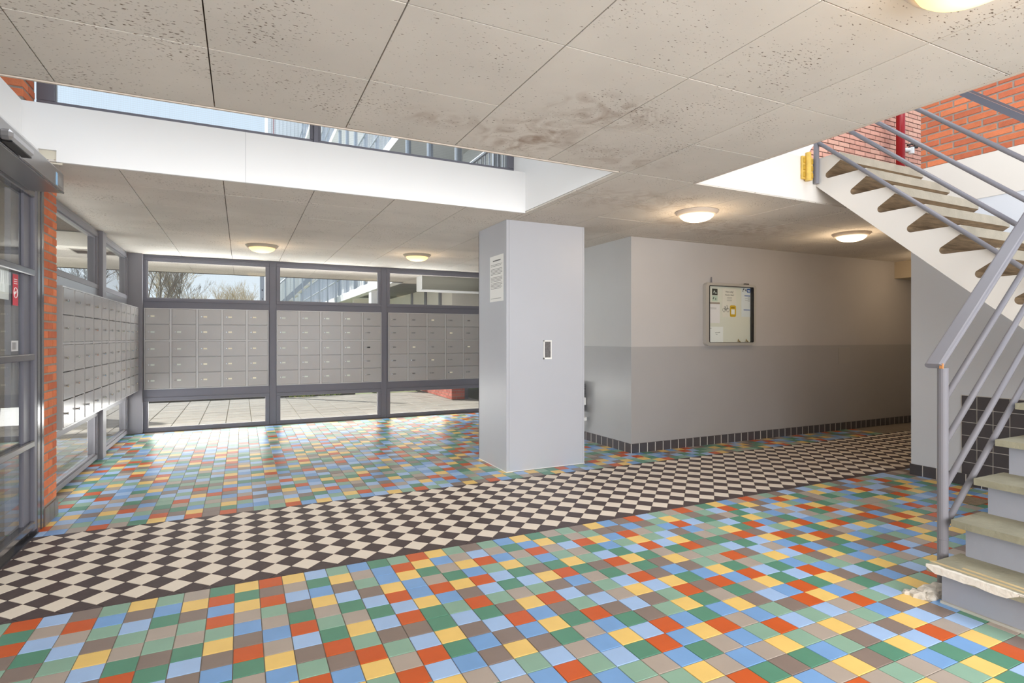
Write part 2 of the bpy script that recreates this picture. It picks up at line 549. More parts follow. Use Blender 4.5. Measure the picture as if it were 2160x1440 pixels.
# colours of the foreground tiles, one string per column going away from the checker band
TCOLS = {}
for w_ in ('''-2:g -1:RGRTg 0:LtLGTg 1:TRtLgt 2:gBgTYLT 3:YTLgtGR 4:gBGtgTGL 5:tYTgtGLT 6:GRBRgYTBG 7:YGYtBTRGt 8:RTRgtBtYBY 9:YtLTGRLTgR 10:LGBYtgGRTB 11:gYTLGtYgRYg 12:BtgTLGLTgtR 13:GBBYRLRTLRLY 14:gRYBBYGGYGBt 15:RYGtRBgLTBTLt 16:YBtGYTRGLTYgB 17:gtYBRLgTRBTLRT 18:TLRgLGtYBYGtgB 19:gtBYGLgRTGtBLg 20:BGtgTYTLgRBYGtg 21:YBRBGRBTLTGLRBY 22:GYtgYGtgtLTRBGtR 23:tGLtgTGLYTgBYtBG 24:gtRGLRtRLgYGRBtTB 25:TgYBGYGTYRGBtgYGt 26:YTBgLGTBGTtYBRgBY 27:BTRYRtYTBRGTgLtgT 28:TBtgLGtgYBtLTgYTGtt 29:RTgLYRgtGRYBRLtLYBg 30:LgBTGTgRtLGRYtgTLGYG 31:gYRBtGLTgGLGBRBYRBG 32:tgLtgTGLYBRYtgTLtYR 33:RTGgYRLtLgBTGLYTLg 34:tgTLGTYBRTgLTgt 35:GLtGRLRGBYtGBY 36:YRGYBgTYTGBYTg 37:BGLgTYBRGBtgLR 38:tYTBGRGTYTBtg 39:RTLtLBYtBGRLY 40:tBYLtgRLgTLT 41:gRgRGtGYBgtR 42:TYBYRLTgLBY 43:LGTGtYRTRYG 44:TttgLTBYGt 45:LYGtgRTRYB 46:gLgBttgYT 47:YRBGtgBGR 48:gTYGYLRt 49:TBRLGYB 50:LtLTRBG 51:RgLtgL 52:tLTRY 53:gRGYg 54:LgYB 55:LLBG 56:TGtY''').split():
    k_, q_ = w_.split(':')
    TCOLS[int(k_)] = q_
FCOLS = {int(w_.split(':')[0]): w_.split(':')[1] for w_ in '-2:tgBTB -1:RBgYtLt 0:tgLRTGLtGB 1:GBgtBTGBYt 2:YRTGggLTB 3:LTGtRLgLT 4:RYBgLYTRG 5:TTgtgRBgT 6:RGYtBTRBYtR 7:TBgRtLYBG 8:gBLTLTLtG 9:gtgLTRtLg 10:RYLtYGLR 11:BGTLBRgY 12:YLGYtLB 13:LgBRLGY 14:gYtBgR 15:BRgTtY 16:LgtLG 17:YBRT 18:gLtBY 19:RGLt 20:gLYT 21:LgBR'.split()}
rng = random.Random(11)
def hidden(x, y):
    if 2.36 < x < 3.2 and 4.98 < y < 5.63: return True
    if x > XN + 0.1 and y > YN + 0.1: return True
    if x > XR + 0.1 and y < 3.08: return True
    if x > 3.3 and y < 1.45: return True
    return False
grid = {}
tiles = []
for zone, (j0, j1) in (('near', (0, 52)), ('far', (0, 38))):
    for j in range(j0, j1):
        y0 = TY0 - (j + 1) * T if zone == 'near' else YF + j * T
        for i in range(-5, 76):
            x0 = TX0 + i * T
            if hidden(x0 + T / 2, y0 + T / 2): continue
            if x0 > 9.6: continue
            c = None
            if zone == 'near' and j < len(TCOLS.get(i, '')):
                c = TCOLS[i][j]
            if zone == 'far' and j < len(FCOLS.get(i, '')):
                c = FCOLS[i][j]
            if c is None:
                bad = {grid.get((zone, i - 1, j)), grid.get((zone, i, j - 1))}
                c = rng.choice([k for k in KEYS if k not in bad])
            grid[zone, i, j] = c
            p = proj(x0 + T / 2, y0 + T / 2, 0)
            sc = 0
            if p and -40 < p[0] < 2200 and p[1] < 1480: sc = 1 / p[2] ** 3
            tiles.append((sc, x0, y0, c))
tiles.sort(key=lambda t: -t[0])
TM = {}
for k in KEYS:
    mb = MB(); tile_geo([(-T / 2, -T / 2), (T / 2, -T / 2), (T / 2, T / 2), (-T / 2, T / 2)], 0, mb)
    TM[k] = mb.mesh('tile_' + k, M_TILE[k])
for sc, x0, y0, c in tiles[:300]:
    inst('tile', TM[c], floor, (x0 + T / 2, y0 + T / 2, 0))
mb = MB()
for sc, x0, y0, c in tiles[300:]:
    tile_geo([(x0, y0), (x0 + T, y0), (x0 + T, y0 + T), (x0, y0 + T)], KEYS.index(c), mb)
mb.build('tile_rest', [M_TILE[k] for k in KEYS], floor, kind='stuff')
# checker band: squares on the diagonal, cut to triangles along both edges
D, CW, CY = 0.1646, 0.178, 3.385     # diagonal pitch, a white column, lowest white corners
h = D / 2
SHAPE = {'full': [(-h, 0), (0, -h), (h, 0), (0, h)], 'top': [(-h, 0), (0, -h), (h, 0)],
         'edge': [(-h, 0), (-(h - (CY - TY0)), TY0 - CY), (h - (CY - TY0), TY0 - CY), (h, 0), (0, h)],
         'fill': [(-(CY - TY0), TY0 - CY), (CY - TY0, TY0 - CY), (0, 0)]}
sel = []
for a in range(-11, 60):
    for n in range(0, 9):
        for cx, cy, col, part in ((CW + a * D, CY + (n + .5) * D, 1, 'full'),
                                  (CW + (a + .5) * D, CY + n * D, 0, 'edge' if n == 0 else 'top' if n == 8 else 'full'),
                                  (CW + a * D, CY, 0, 'fill')):
            if (col == 1 and n == 8) or (part == 'fill' and n) or not -1.5 < cx < 9.7: continue
            p = proj(cx, cy, 0)
            sel.append(((1 / p[2] ** 3 if p and -30 < p[0] < 2190 else 0) * (0.2 if part == 'fill' else 1), cx, cy, col, part))
sel.sort(key=lambda t: -t[0])
CM = {}
for col in (0, 1):
    for part in SHAPE:
        q = MB(); tile_geo(SHAPE[part], 0, q)
        CM[col, part] = q.mesh('checker_tile', M_CHK[col])
rest = MB()
for k, (sc, cx, cy, col, part) in enumerate(sel):
    if k < 300:
        inst('checker_tile', CM[col, part], floor, (cx, cy, 0))
    else:
        tile_geo([(cx + x, cy + y) for x, y in SHAPE[part]], col, rest)
rest.build('checker_rest', M_CHK, floor, kind='stuff')

# ------------------------------------------------------------------ ceiling
P0X, P0Y, PP = -0.1205, 1.2625, 0.6385
VOID = (-1.30, 2.372, 3.187, 4.616)
STAIRV = (3.05, 5.83, -3.0, 3.187)
def sub_rect(r, c):
    x0, x1, y0, y1 = r; a0, a1, b0, b1 = c
    if a0 >= x1 or a1 <= x0 or b0 >= y1 or b1 <= y0: return [r]
    out = []
    if a0 > x0: out.append((x0, a0, y0, y1))
    if a1 < x1: out.append((a1, x1, y0, y1))
    xa, xb = max(x0, a0), min(x1, a1)
    if b0 > y0: out.append((xa, xb, y0, b0))
    if b1 < y1: out.append((xa, xb, b1, y1))
    return out
slab = MB()
area_rects = [(-1.40, 5.83, -3.0, 3.187), (-1.40, 10.0, 3.187, 4.616), (-1.40, 10.0, 4.616, 9.25)]
for r in area_rects:
    rr = [r]
    for c in (VOID, STAIRV):
        c = (c[0] - 0.03, c[1] + 0.03, c[2] - 0.03, c[3] + 0.03)
        rr = [q for p in rr for q in sub_rect(p, c)]
    for q in rr:
        slab.box(q[0], q[1], q[2], q[3], ZC + 0.012, 2.84)
ceiling = slab.build('ceiling', mat('panel_joint_dark', (70, 58, 48), 0.95), kind='structure',
                     label='low lobby ceiling of square cement fibre panels with two open voids')
cache = {}
for a in range(-3, 17):
    for b in range(-7, 14):
        x0, y0 = P0X + a * PP, P0Y + b * PP
        r0 = (max(x0, -1.40), min(x0 + PP, 10.0), max(y0, -3.0), min(y0 + PP, 9.25))
        if r0[1] - r0[0] < 0.02 or r0[3] - r0[2] < 0.02: continue
        rr = [r0]
        for c in (VOID, STAIRV, (5.83, 11, -4, 3.187), (XN + .05, 11, YN + .05, 10)):
            rr = [q for p in rr for q in sub_rect(p, c)]
        for q in rr:
            w, h = q[1] - q[0], q[3] - q[2]
            if w < 0.02 or h < 0.02: continue
            key = (round(w, 3), round(h, 3))
            if key not in cache:
                g = 0.0026
                cache[key] = MB().box(-w / 2 + g, w / 2 - g, -h / 2 + g, h / 2 - g, 0, 0.014, bev=0.0008).mesh('ceiling_panel', M_CEIL)
            inst('ceiling_panel', cache[key], ceiling, ((q[0] + q[1]) / 2, (q[2] + q[3]) / 2, ZC + rng.uniform(-0.0006, 0.0006)))
# pale trims along the open edges
M_TRIM = mat('void_edge_trim', (206, 194, 182), 0.6)
MB().box(-1.3, 2.372, 3.187, 3.2, ZC - 0.004, 2.84).build('trim_1', M_TRIM, kind='structure', label='pale edge strip of ceiling at the light well')
MB().box(3.05, 3.064, -3.0, 3.187, ZC - 0.004, 2.84).build('trim_2', M_TRIM, kind='structure', label='pale edge strip of ceiling at the stair opening')

# ------------------------------------------------------------------ light well (upper level)
fp = [(-1.30, 2.85), (2.372, 2.85), (2.372, ZC), (-1.095, ZC), (-1.095, 2.55), (-1.19, 2.55), (-1.19, ZC), (-1.30, ZC)]
wf = MB().prism(fp, 'y', 4.616, 4.64).build('wall_fascia', M_WHITE, kind='structure', label='long white fascia below the upper windows of the light well')
MB().box(-1.30, 2.372, 4.66, 4.86, ZC + 0.02, 2.85).build('fascia_core', M_WHITE2, wf)
MB().box(-1.21, -1.07, 4.642, 4.65, ZC - 0.01, 2.58).build('recess_back', mat('recess_cream', (226, 220, 204), .7), wf)
MB().box(0.028, 0.031, 4.6152, 4.6165, ZC, 2.85).build('panel_seam', mat('seam_grey', (190, 190, 192), .6), wf)
MB().box(2.372, 2.50, 3.187, 4.90, ZC + 0.016, 5.2).build('wall_void_right', M_WHITE, kind='structure', label='white side wall of the light well on the right')
wl = MB().box(-1.42, -1.274, -0.5, 4.615, 2.45, 2.85).build('wall_void_left', M_WHITE, kind='structure', label='white band above the sliding door on the left')
MB().box(-1.42, -1.17, 1.0, 4.56, 2.40, 2.522).build('door_header', mat('header_white', (226, 227, 228), .6), wl)
MB().box(-1.42, 2.6, 3.05, 3.187, 2.84, 5.2).build('wall_void_front', M_WHITE, kind='structure')
MB().box(-5.0, 2.6, 3.0, 7.6, 5.2, 5.4).build('ceiling_sunblock', M_WHITE, kind='structure')  # unseen roof, carried out past the upper windows to block the sun

def brick_wall(parent, ax, c, u0, u1, z0, z1, out, mats, L_=0.206, Hh=0.0485, J=0.0135, dep=0.09, proud=0.004, hd=False):
    """running-bond bricks on plane ax=c; out = +-1 outward direction"""
    full = []
    for mm in mats:
        full.append(MB().box(-L_ / 2, L_ / 2, -dep / 2, dep / 2, -Hh / 2, Hh / 2, bev=0.003).mesh('brick', mm))
    row = 0
    z = z0 + J
    while z + Hh <= z1 + 0.02:
        off = 0 if row % 2 == 0 else (L_ + J) / 2
        if hd: off = 0.0 if row % 2 == 0 else (L_ + J) / 2
        u = u0 - off
        while u < u1 - 0.01:
            a, b = max(u, u0), min(u + L_, u1)
            if b - a > 0.02:
                o = bpy.data.objects.new('brick', full[rng.randrange(len(full))])
                put(o, parent)
                pr = proud + rng.uniform(-0.001, 0.0015)
                cc = c + out * (pr - dep / 2)
                o.location = (Vector((cc, (a + b) / 2, z + Hh / 2)) if ax == 'x' else Vector(((a + b) / 2, cc, z + Hh / 2))) - org(parent)
                o.rotation_euler = (0, 0, PI / 2 if ax == 'x' else 0)
                o.scale = ((b - a) / L_, 1, 1)
            u += L_ + J
        z += Hh + J
        row += 1

# brick pier of the upper floor beside the upper window
up = MB().box(-1.60, -1.27, 4.62, 4.85, 2.85, 4.2).build('wall_upper_pier', M_MORTAR, kind='structure', label='orange brick pier at the left end of the upper windows')
brick_wall(up, 'y', 4.62, -1.58, -1.268, 2.86, 3.3, -1, M_BRICK)
brick_wall(up, 'x', -1.27, 4.62, 4.84, 2.86, 3.3, 1, M_BRICK)

# ------------------------------------------------------------------ windows
def window(n, ax, c, u0, u1, z0, z1, fw, dep, out, glass, fmat, label, bead=0.012, sides=None):
    """structure window: outer frame, glazing bead, pane. out = direction of the room side"""
    uc = (u0 + u1) / 2
    w = thing('window_%d' % n, (uc, c, z0) if ax == 'y' else (c, uc, z0), label=label, kind='structure')
    sl_, sr_ = sides or (fw, fw)
    def bx(mb, a, b, p, q, d0, d1, bev=0.0):
        if ax == 'y': mb.box(a, b, c + d0 * out, c + d1 * out, p, q, bev=bev)
        else: mb.box(c + d0 * out, c + d1 * out, a, b, p, q, bev=bev)
    fr = MB()
    bx(fr, u0, u1, z0, z0 + fw, -dep, 0.012, 0.003); bx(fr, u0, u1, z1 - fw, z1, -dep, 0.012, 0.003)
    bx(fr, u0, u0 + sl_, z0 + fw, z1 - fw, -dep, 0.012, 0.003); bx(fr, u1 - sr_, u1, z0 + fw, z1 - fw, -dep, 0.012, 0.003)
    fr.build('frame', fmat, w)
    g = fw + bead
    bd = MB()
    bx(bd, u0 + sl_, u1 - sr_, z0 + fw, z0 + g, -0.03, -0.006); bx(bd, u0 + sl_, u1 - sr_, z1 - g, z1 - fw, -0.03, -0.006)
    bx(bd, u0 + sl_, u0 + sl_ + bead, z0 + g, z1 - g, -0.03, -0.006); bx(bd, u1 - sr_ - bead, u1 - sr_, z0 + g, z1 - g, -0.03, -0.006)
    bd.build('glazing_bead', M_STEEL, w)
    p = MB()
    bx(p, u0 + sl_, u1 - sr_, z0 + fw, z1 - fw, -0.024, -0.018)
    p.build('pane', glass, w)
    return w

BACK = [(-1.225, 0.383), (0.481, 2.068), (2.166, 3.98)]
wn = 1
for (a, b), pos in zip(BACK, ('left', 'middle', 'right')):
    window(wn, 'y', YB, a, b, 1.825, 2.44, 0.042, 0.06, -1, M_WIRED, M_STEEL_D, '%s high window above the mailboxes of the far wall' % pos); wn += 1
    window(wn, 'y', YB, a, b, 0.0, 0.48, 0.045, 0.06, -1, M_WIRED, M_STEEL_D, '%s low window below the mailboxes of the far wall' % pos); wn += 1
for (a, b), pos in zip(((5.30, 7.39), (7.56, 9.13)), ('nearer', 'further')):
    window(wn, 'x', XL, a, b, 1.84, 2.45, 0.05, 0.08, 1, M_WIRED, M_STEEL, '%s high window above the mailboxes of the left wall' % pos); wn += 1
    window(wn, 'x', XL, a, b, 0.02, 0.53, 0.05, 0.08, 1, M_GLASS, M_STEEL, '%s low window below the mailboxes of the left wall' % pos); wn += 1
for (a, b), pos, sd in zip(((-1.262, 0.535), (0.57, 2.372)), ('left', 'right'), ((0.10, 0.022), (0.022, 0.06))):
    window(wn, 'y', 4.87, a, b, 2.85, 4.9, 0.10, 0.06, -1, M_WIRED, M_STEEL_D, '%s upper window above the white fascia' % pos, bead=0.004, sides=sd); wn += 1
MB().box(0.535, 0.57, 4.83, 4.94, 2.85, 4.9, bev=0.004).build('trim_3', M_STEEL_D, kind='structure', label='steel mullion between the upper windows')

# steel posts and rails of the mailbox walls
tn = 4
def trim(mb, m, label):
    global tn
    o = mb.build('trim_%d' % tn, m, kind='structure', label=label); tn += 1
    return o
for (a, b) in ((0.383, 0.481), (2.068, 2.166)):
    trim(MB().box(a, b, YB - 0.004, YB + 0.06, 0, ZC, bev=0.004), M_STEEL_D, 'steel mullion of the far mailbox wall')
trim(MB().box(-1.41, -1.225, 9.13, 9.30, 0, ZC, bev=0.004), M_STEEL, 'grey steel corner post of the mailbox walls')
trim(MB().box(-1.225, 4.0, YB + 0.003, YB + 0.05, 1.735, 1.825).box(-1.225, 4.0, YB + 0.003, YB + 0.05, 0.48, 0.59)
     .box(-1.225, 4.0, YB + 0.01, YB + 0.05, 0.59, 1.735).box(-1.225, 4.0, YB + 0.0, YB + 0.05, 2.44, ZC + .01), M_STEEL_D, 'steel rails and infill behind the far mailboxes')
trim(MB().box(XL - 0.06, XL + 0.05, 7.39, 7.56, 0, ZC, bev=0.004), M_STEEL, 'grey steel post of the left mailbox wall')
trim(MB().box(XL - 0.05, XL + 0.01, 5.2, 9.13, 1.75, 1.84).box(XL - 0.05, XL + 0.01, 5.2, 9.13, 0.53, 0.60)
     .box(XL - 0.05, XL - 0.01, 5.2, 9.13, 0.6, 1.75).box(XL - 0.05, XL + 0.01, 5.2, 9.13, 2.45, ZC + .01), M_ALU, 'aluminium rails behind the left mailboxes')

# ------------------------------------------------------------------ mailboxes
def mailbox_bank(name, loc, rotz, colw, nrow, z_lines, side, label, group, plates, lockmat, dep=0.13):
    """local frame: x along the wall, -y into the room, z up; doors hang left of the lock plates"""
    t = thing(name, loc, label, 'mailbox bank', group, rotz=rotz)
    ORG[t.name] = Vector((0, 0, 0))
    Wd = sum(colw)
    Hh = z_lines[-1][1] + 0.012
    MB().box(0, Wd, -dep + 0.022, 0, 0, Hh).build('cabinet', M_BOXF, t)
    fr = MB()
    fr.box(0, Wd, -dep, -dep + 0.022, 0, 0.012); fr.box(0, Wd, -dep, -dep + 0.022, Hh - 0.012, Hh)
    x = 0
    edges = [0]
    for w in colw:
        x += w; edges.append(x)
    for k, e in enumerate(edges):
        a = e - 0.013 if k else 0; b = e + 0.013 if k < len(colw) else Wd
        if k == 0: b = 0.012
        if k == len(colw): a = Wd - 0.012
        fr.box(a, b, -dep, -dep + 0.022, 0.012, Hh - 0.012)
    mid = (z_lines[2][1], z_lines[3][0])
    fr.box(0.012, Wd - 0.012, -dep + 0.002, -dep + 0.022, mid[0] + 0.002, mid[1] - 0.002)
    fr.build('frame', M_BOXF, t)
    MB().box(-0.005, Wd + 0.005, -0.02, 0.0, -0.005, Hh + 0.005).build('back_plate', M_BLACK, t)
    dm, lm, pm = {}, None, {}
    lock = MB()
    lock.tube((0, 0, 0), (0, -0.012, 0), 0.0085, 0.0085, 10)
    lock.box(-0.0015, 0.0015, -0.0135, -0.012, -0.005, 0.005)
    lm = lock.mesh('lock', M_CHROME)
    knob = MB().tube((0, 0, 0), (0, -0.018, 0), 0.008, 0.008, 10).tube((0, -0.018, 0), (0, -0.026, 0), 0.012, 0.010, 10)
    km = knob.mesh('lock', M_CHROME)
    ps = MB().box(-0.024, 0.024, -0.003, 0, -0.0105, 0.0105, bev=0.001)
    for c in range(len(colw)):
        x0 = edges[c] + (0.013 if c else 0.012) + 0.002
        x1 = edges[c + 1] - (0.013 if c < len(colw) - 1 else 0.012) - 0.002
        for r in range(nrow):
            z0, z1 = z_lines[r]
            key = (round(x1 - x0, 3), round(z1 - z0, 3))
            if key not in dm:
                w, h = x1 - x0, z1 - z0
                dm[key] = MB().box(0, w, -0.010, 0.0, 0.002, h - 0.002, bev=0.0025).mesh('mailbox_door', M_BOX)
            d = bpy.data.objects.new('mailbox_door', dm[key])
            put(d, t)
            d.location = (x0, -dep + 0.006, z0)
            zz = (z1 - z0) * 0.52
            l = bpy.data.objects.new('lock', km if side else lm)
            put(l, d)
            l.location = (0.042, -0.010, zz)
            pc = plates(c, r)
            if pc:
                if pc not in pm:
                    pm[pc] = ps.mesh('name_plate', MATS[pc])
                p = bpy.data.objects.new('name_plate', pm[pc])
                put(p, d)
                p.location = (0.088, -0.010, zz)
    return t
RZ = [(0.012, 0.228), (0.232, 0.452), (0.456, 0.672), (0.694, 0.910), (0.914, 1.129)]
mailbox_bank('mailbox_bank', (-1.216, YB + 0.04, 0.592), 0, [0.288 + 0.03, 0.327, 0.32, 0.325, 0.296], 5, RZ, False,
             'grey mailbox bank left of the two mullions on the far wall', 'mailbox banks',
             lambda c, r: None if (c, r) == (1, 4) else ('cream_label' if c >= 2 or r == 4 else 'pale_label'), None, 0.06)
mailbox_bank('mailbox_bank', (0.483, YB + 0.04, 0.592), 0, [0.32] * 4 + [0.31], 5, RZ, False,
             'grey mailbox bank between the two mullions on the far wall', 'mailbox banks',
             lambda c, r: 'black_plastic' if (c, r) == (4, 2) else ('print_grey' if c == 4 else 'pale_label'), None, 0.06)
mailbox_bank('mailbox_bank', (2.186, YB + 0.04, 0.592), 0, [0.33] * 5, 5, RZ, False,
             'grey mailbox bank on the far wall partly hidden by the pillar', 'mailbox banks',
             lambda c, r: 'print_grey' if (c + r) % 3 or c == 0 else 'cream_label', None, 0.06)
mailbox_bank('mailbox_bank', (XL, 5.51, 0.59), PI / 2, [0.34] * 6, 5, RZ, True,
             'glossy grey mailbox bank nearer the brick pier on the left wall', 'mailbox banks', lambda c, r: None, None, 0.132)
mailbox_bank('mailbox_bank', (XL, 7.56, 0.59), PI / 2, [0.312] * 5, 5, RZ, True,
             'glossy grey mailbox bank nearer the corner post on the left wall', 'mailbox banks', lambda c, r: None, None, 0.132)

# ------------------------------------------------------------------ brick pier and sliding door
pier = MB().box(-1.55, XD - 0.004, 4.93, 5.235, 0.0, ZC).build('wall_pier', M_MORTAR, kind='structure', label='narrow orange brick pier between door and left mailboxes')
brick_wall(pier, 'x', XD - 0.004, 4.932, 5.234, 0.125, 2.42, 1, M_BRICK)
bs = thing('baseboard_pier', (XD, 5.08, 0), kind='structure', label='brown tile skirting at the foot of the brick pier')
for k in range(3):
    MB().box(XD - 0.003, XD + 0.010, 4.93 + k * 0.104, 5.03 + k * 0.104, 0.0, 0.125, bev=0.002).build('tile', mat('brown_skirting_tile', (112, 100, 94), 0.25, rand=.06), bs)

door = thing('door_1', (XD, 4.0, 0), kind='structure', label='glazed sliding entrance door with three cross rails in a grey frame')
MB().box(XD - 0.05, XD + 0.0, 4.80, 4.865, 0, 2.45, bev=0.004).box(XD - 0.06, XD + 0.004, 4.872, 4.925, 0, 2.45, bev=0.004).build('jamb', M_ANOD, door)
MB().box(XD - 0.05, XD + 0.005, 1.0, 4.87, 2.33, 2.42, bev=0.004).build('head_rail', M_ANOD, door)
MB().box(XD - 0.07, XD - 0.02, 4.60, 4.735, 0.03, 2.32, bev=0.006).box(XD - 0.06, XD + 0.0, 4.735, 4.795, 0.03, 2.32, bev=0.006).build('stile', M_STEEL_D, door)
for z in (2.27, 1.75, 1.19, 0.615, 0.08):
    MB().box(XD - 0.055, XD + 0.004, 1.0, 4.735, z - 0.022, z + 0.022, bev=0.006).build('cross_rail', M_ANOD, door)
for z0, z1 in ((1.772, 2.248), (1.212, 1.728), (0.637, 1.168), (0.10, 0.593)):
    MB().box(XD - 0.038, XD - 0.032, 1.0, 4.60, z0, z1).build('pane', M_GLASS, door)
    MB().box(XD - 0.075, XD - 0.045, 4.47, 4.60, z0, z1).build('glazing_stop', M_STEEL, door)
MB().box(XD - 0.06, XD + 0.01, 1.0, 4.80, 0.0, 0.008).build('floor_track', M_ANOD, door)
# sliding-door operator box with sensor
op = thing('door_operator', (XD, 4.0, 2.42), 'long grey aluminium operator box above the sliding door', 'door operator')
pp = [(-1.235, 2.273), (-1.072, 2.273), (-1.06, 2.285), (-1.06, 2.395), (-1.075, 2.415), (-1.235, 2.42)]
MB().prism([(x, z) for x, z in pp], 'y', 1.0, 4.63).build('housing', mat('operator_aluminium', (150, 149, 150), 0.3, 0.6), op)
MB().box(-1.066, -1.056, 1.0, 4.63, 2.270, 2.284, bev=0.003).build('lower_edge', M_ANOD, op)
MB().box(-1.061, -1.0585, 4.46, 4.495, 2.292, 2.372).build('label_sticker', mat('light_blue_label', (150, 190, 225), .5), op)
MB().box(-1.061, -1.0588, 4.505, 4.60, 2.30, 2.36).build('name_sticker', mat('grey_label', (140, 139, 138), .4), op)
sn = thing('motion_sensor', (-1.05, 3.67, 2.33), 'silver motion sensor bar fixed on the door operator', 'sensor')
MB().box(-1.06, -1.0, 3.50, 3.83, 2.282, 2.335, bev=0.016).build('cover', M_ALU, sn)
MB().box(-1.053, -1.008, 3.53, 3.815, 2.276, 2.284, bev=0.003).build('lens_strip', M_BLACK, sn)
# stickers on the glass
st = thing('warning_sticker', (XD - 0.03, 4.5, 1.6), 'red camera warning sticker on the door glass', 'sticker')
MB().box(XD - 0.0315, XD - 0.0305, 4.455, 4.545, 1.52, 1.715).build('sheet', mat('sticker_red', (205, 62, 78), .5), st)
q = MB().ring((XD - 0.030, 4.50, 1.60), 0.032, 0.0025, 'x', 20, 4)
q.prism([(4.478, 1.585), (4.515, 1.60), (4.518, 1.615), (4.48, 1.603)], 'x', XD - 0.0305, XD - 0.0298)
for k in range(3):
    q.box(XD - 0.0305, XD - 0.0300, 4.47, 4.53, 1.655 + k * 0.013, 1.659 + k * 0.013)
q.build('camera_symbol', M_PAPER, st)
st = thing('glass_sticker', (XD - 0.03, 4.5, 1.25), 'small pale sticker with grey bars low on the door glass', 'sticker')
MB().box(XD - 0.0315, XD - 0.0305, 4.43, 4.545, 1.235, 1.30).build('sheet', mat('sticker_pale', (205, 205, 206), .5), st)
q = MB()
for k in range(4):
    q.box(XD - 0.0305, XD - 0.03, 4.445 + k * 0.018, 4.455 + k * 0.018, 1.245, 1.29)
q.build('bars', M_INK, st)
st = thing('notice_reflection', (XD - 0.04, 4.36, 1.6), 'reflection of a white notice in the door glass, built as a sheet', 'notice')
MB().box(XD - 0.046, XD - 0.044, 4.275, 4.435, 1.55, 1.735).build('sheet', M_PAPER, st)  # the reflected notice, built as a white sheet behind the pane

# ------------------------------------------------------------------ pillar
pl_ = thing('pillar', (2.78, 5.3, 0), 'square grey laminate clad pillar standing in the middle of the lobby', 'pillar')
PX0, PX1, PY0, PY1 = 2.335, 3.238, 4.95, 5.66
MB().box(PX0 + 0.01, PX1 - 0.01, PY0 + 0.01, PY1 - 0.01, 0, ZC).build('core', M_STEEL, pl_)
MB().box(PX0 + 0.03, PX1 - 0.018, PY0, PY0 + 0.012, 0.004, ZC, bev=0.001).build('cladding_panel', M_PILLAR, pl_)
MB().box(PX0, PX0 + 0.012, PY0 + 0.012, PY1, 0.004, ZC, bev=0.001).build('cladding_panel', M_PILLAR, pl_)
MB().box(PX1 - 0.012, PX1, PY0 + 0.012, PY1, 0.004, ZC, bev=0.001).build('cladding_panel', M_PILLAR, pl_)
MB().box(PX0, PX1, PY1 - 0.012, PY1, 0.004, ZC, bev=0.001).build('cladding_panel', M_PILLAR, pl_)
MB().box(PX0 - 0.001, PX0 + 0.029, PY0 - 0.001, PY0 + 0.012, 0.0, ZC, bev=0.002).box(PX1 - 0.017, PX1 + 0.001, PY0 - 0.001, PY0 + 0.012, 0, ZC, bev=0.002).build('corner_trim', M_PILLAR, pl_)
MB().box(PX0 - 0.003, PX1 + 0.003, PY0 - 0.004, PY0, 0, 0.006).box(PX0 - 0.004, PX0, PY0, PY1, 0, 0.006).build('sealant', M_PAPER, pl_)
nt_ = thing('paper_notice', (PX0, 5.18, 1.92), 'white paper notice of small print on the left face of the pillar', 'notice')
MB().box(PX0 - 0.003, PX0 - 0.001, 5.012, 5.346, 1.686, 2.152).build('sheet', M_PAPER, nt_)
q = MB()
q.box(PX0 - 0.0036, PX0 - 0.003, 5.08, 5.27, 2.095, 2.107)
for k, (zt, n_) in enumerate(((2.06, 2), (2.015, 5), (1.93, 4), (1.87, 3), (1.83, 2), (1.715, 1))):
    for j in range(n_):
        q.box(PX0 - 0.0036, PX0 - 0.003, 5.04 + (0.03 if j == n_ - 1 else 0), 5.32, zt - j * 0.0135, zt - j * 0.0135 + 0.004)
q.build('print', M_INK, nt_)
bt = thing('call_button', (2.79, PY0, 1.195), 'steel button plate on the front face of the pillar', 'button plate')
q = MB().box(2.745, 2.757, PY0 - 0.014, PY0, 1.10, 1.292, bev=0.002).box(2.745, 2.84, PY0 - 0.014, PY0, 1.10, 1.118, bev=0.002)
q.box(2.745, 2.84, PY0 - 0.014, PY0, 1.278, 1.292, bev=0.002).box(2.828, 2.84, PY0 - 0.010, PY0, 1.10, 1.292, bev=0.002)
q.build('surround', M_PAPER, bt)
MB().box(2.757, 2.83, PY0 - 0.008, PY0, 1.116, 1.28, bev=0.002).build('face_plate', mat('scratched_steel', (150, 146, 146), 0.3, 0.8, var=0.25, vscale=60), bt)

# ------------------------------------------------------------------ notice wall and return
MB().box(XN, 10.2, YN, YN + 0.2, 0, ZC + 0.02).build('wall_notice', M_WALL, kind='structure', label='grey two tone corridor wall carrying the notice board')
MB().box(XN - 0.004, XN + 0.2, YN + 0.001, 9.25, 0, ZC + 0.02).build('wall_return', M_WALLG, kind='structure', label='glossy grey return wall behind the pillar')
MB().box(XN, 4.2, 9.24, 9.4, 0, ZC).build('wall_back_return', M_WALL, kind='structure')
MB().box(10.0, 10.2, 3.1, 5.3, 0, ZC).build('wall_corridor_end', M_WALL, kind='structure')
bb = MB().box(XN - 0.0135, 10.0, YN - 0.0135, YN, 0, 0.104).box(XN - 0.0135, XN, YN, 9.2, 0, 0.104).build('baseboard_notice', M_LIGHTGROUT, kind='structure', label='black tile skirting of the corridor wall')
tw = 0.11574
bt1 = MB().box(-tw / 2 + 0.0045, tw / 2 - 0.0045, -0.006, 0.006, 0, 0.106, bev=0.002).mesh('tile', M_BLKTILE)
for k in range(51):
    inst('tile', bt1, bb, (XN - 0.012 + tw * (k + 0.5), YN - 0.009, 0))
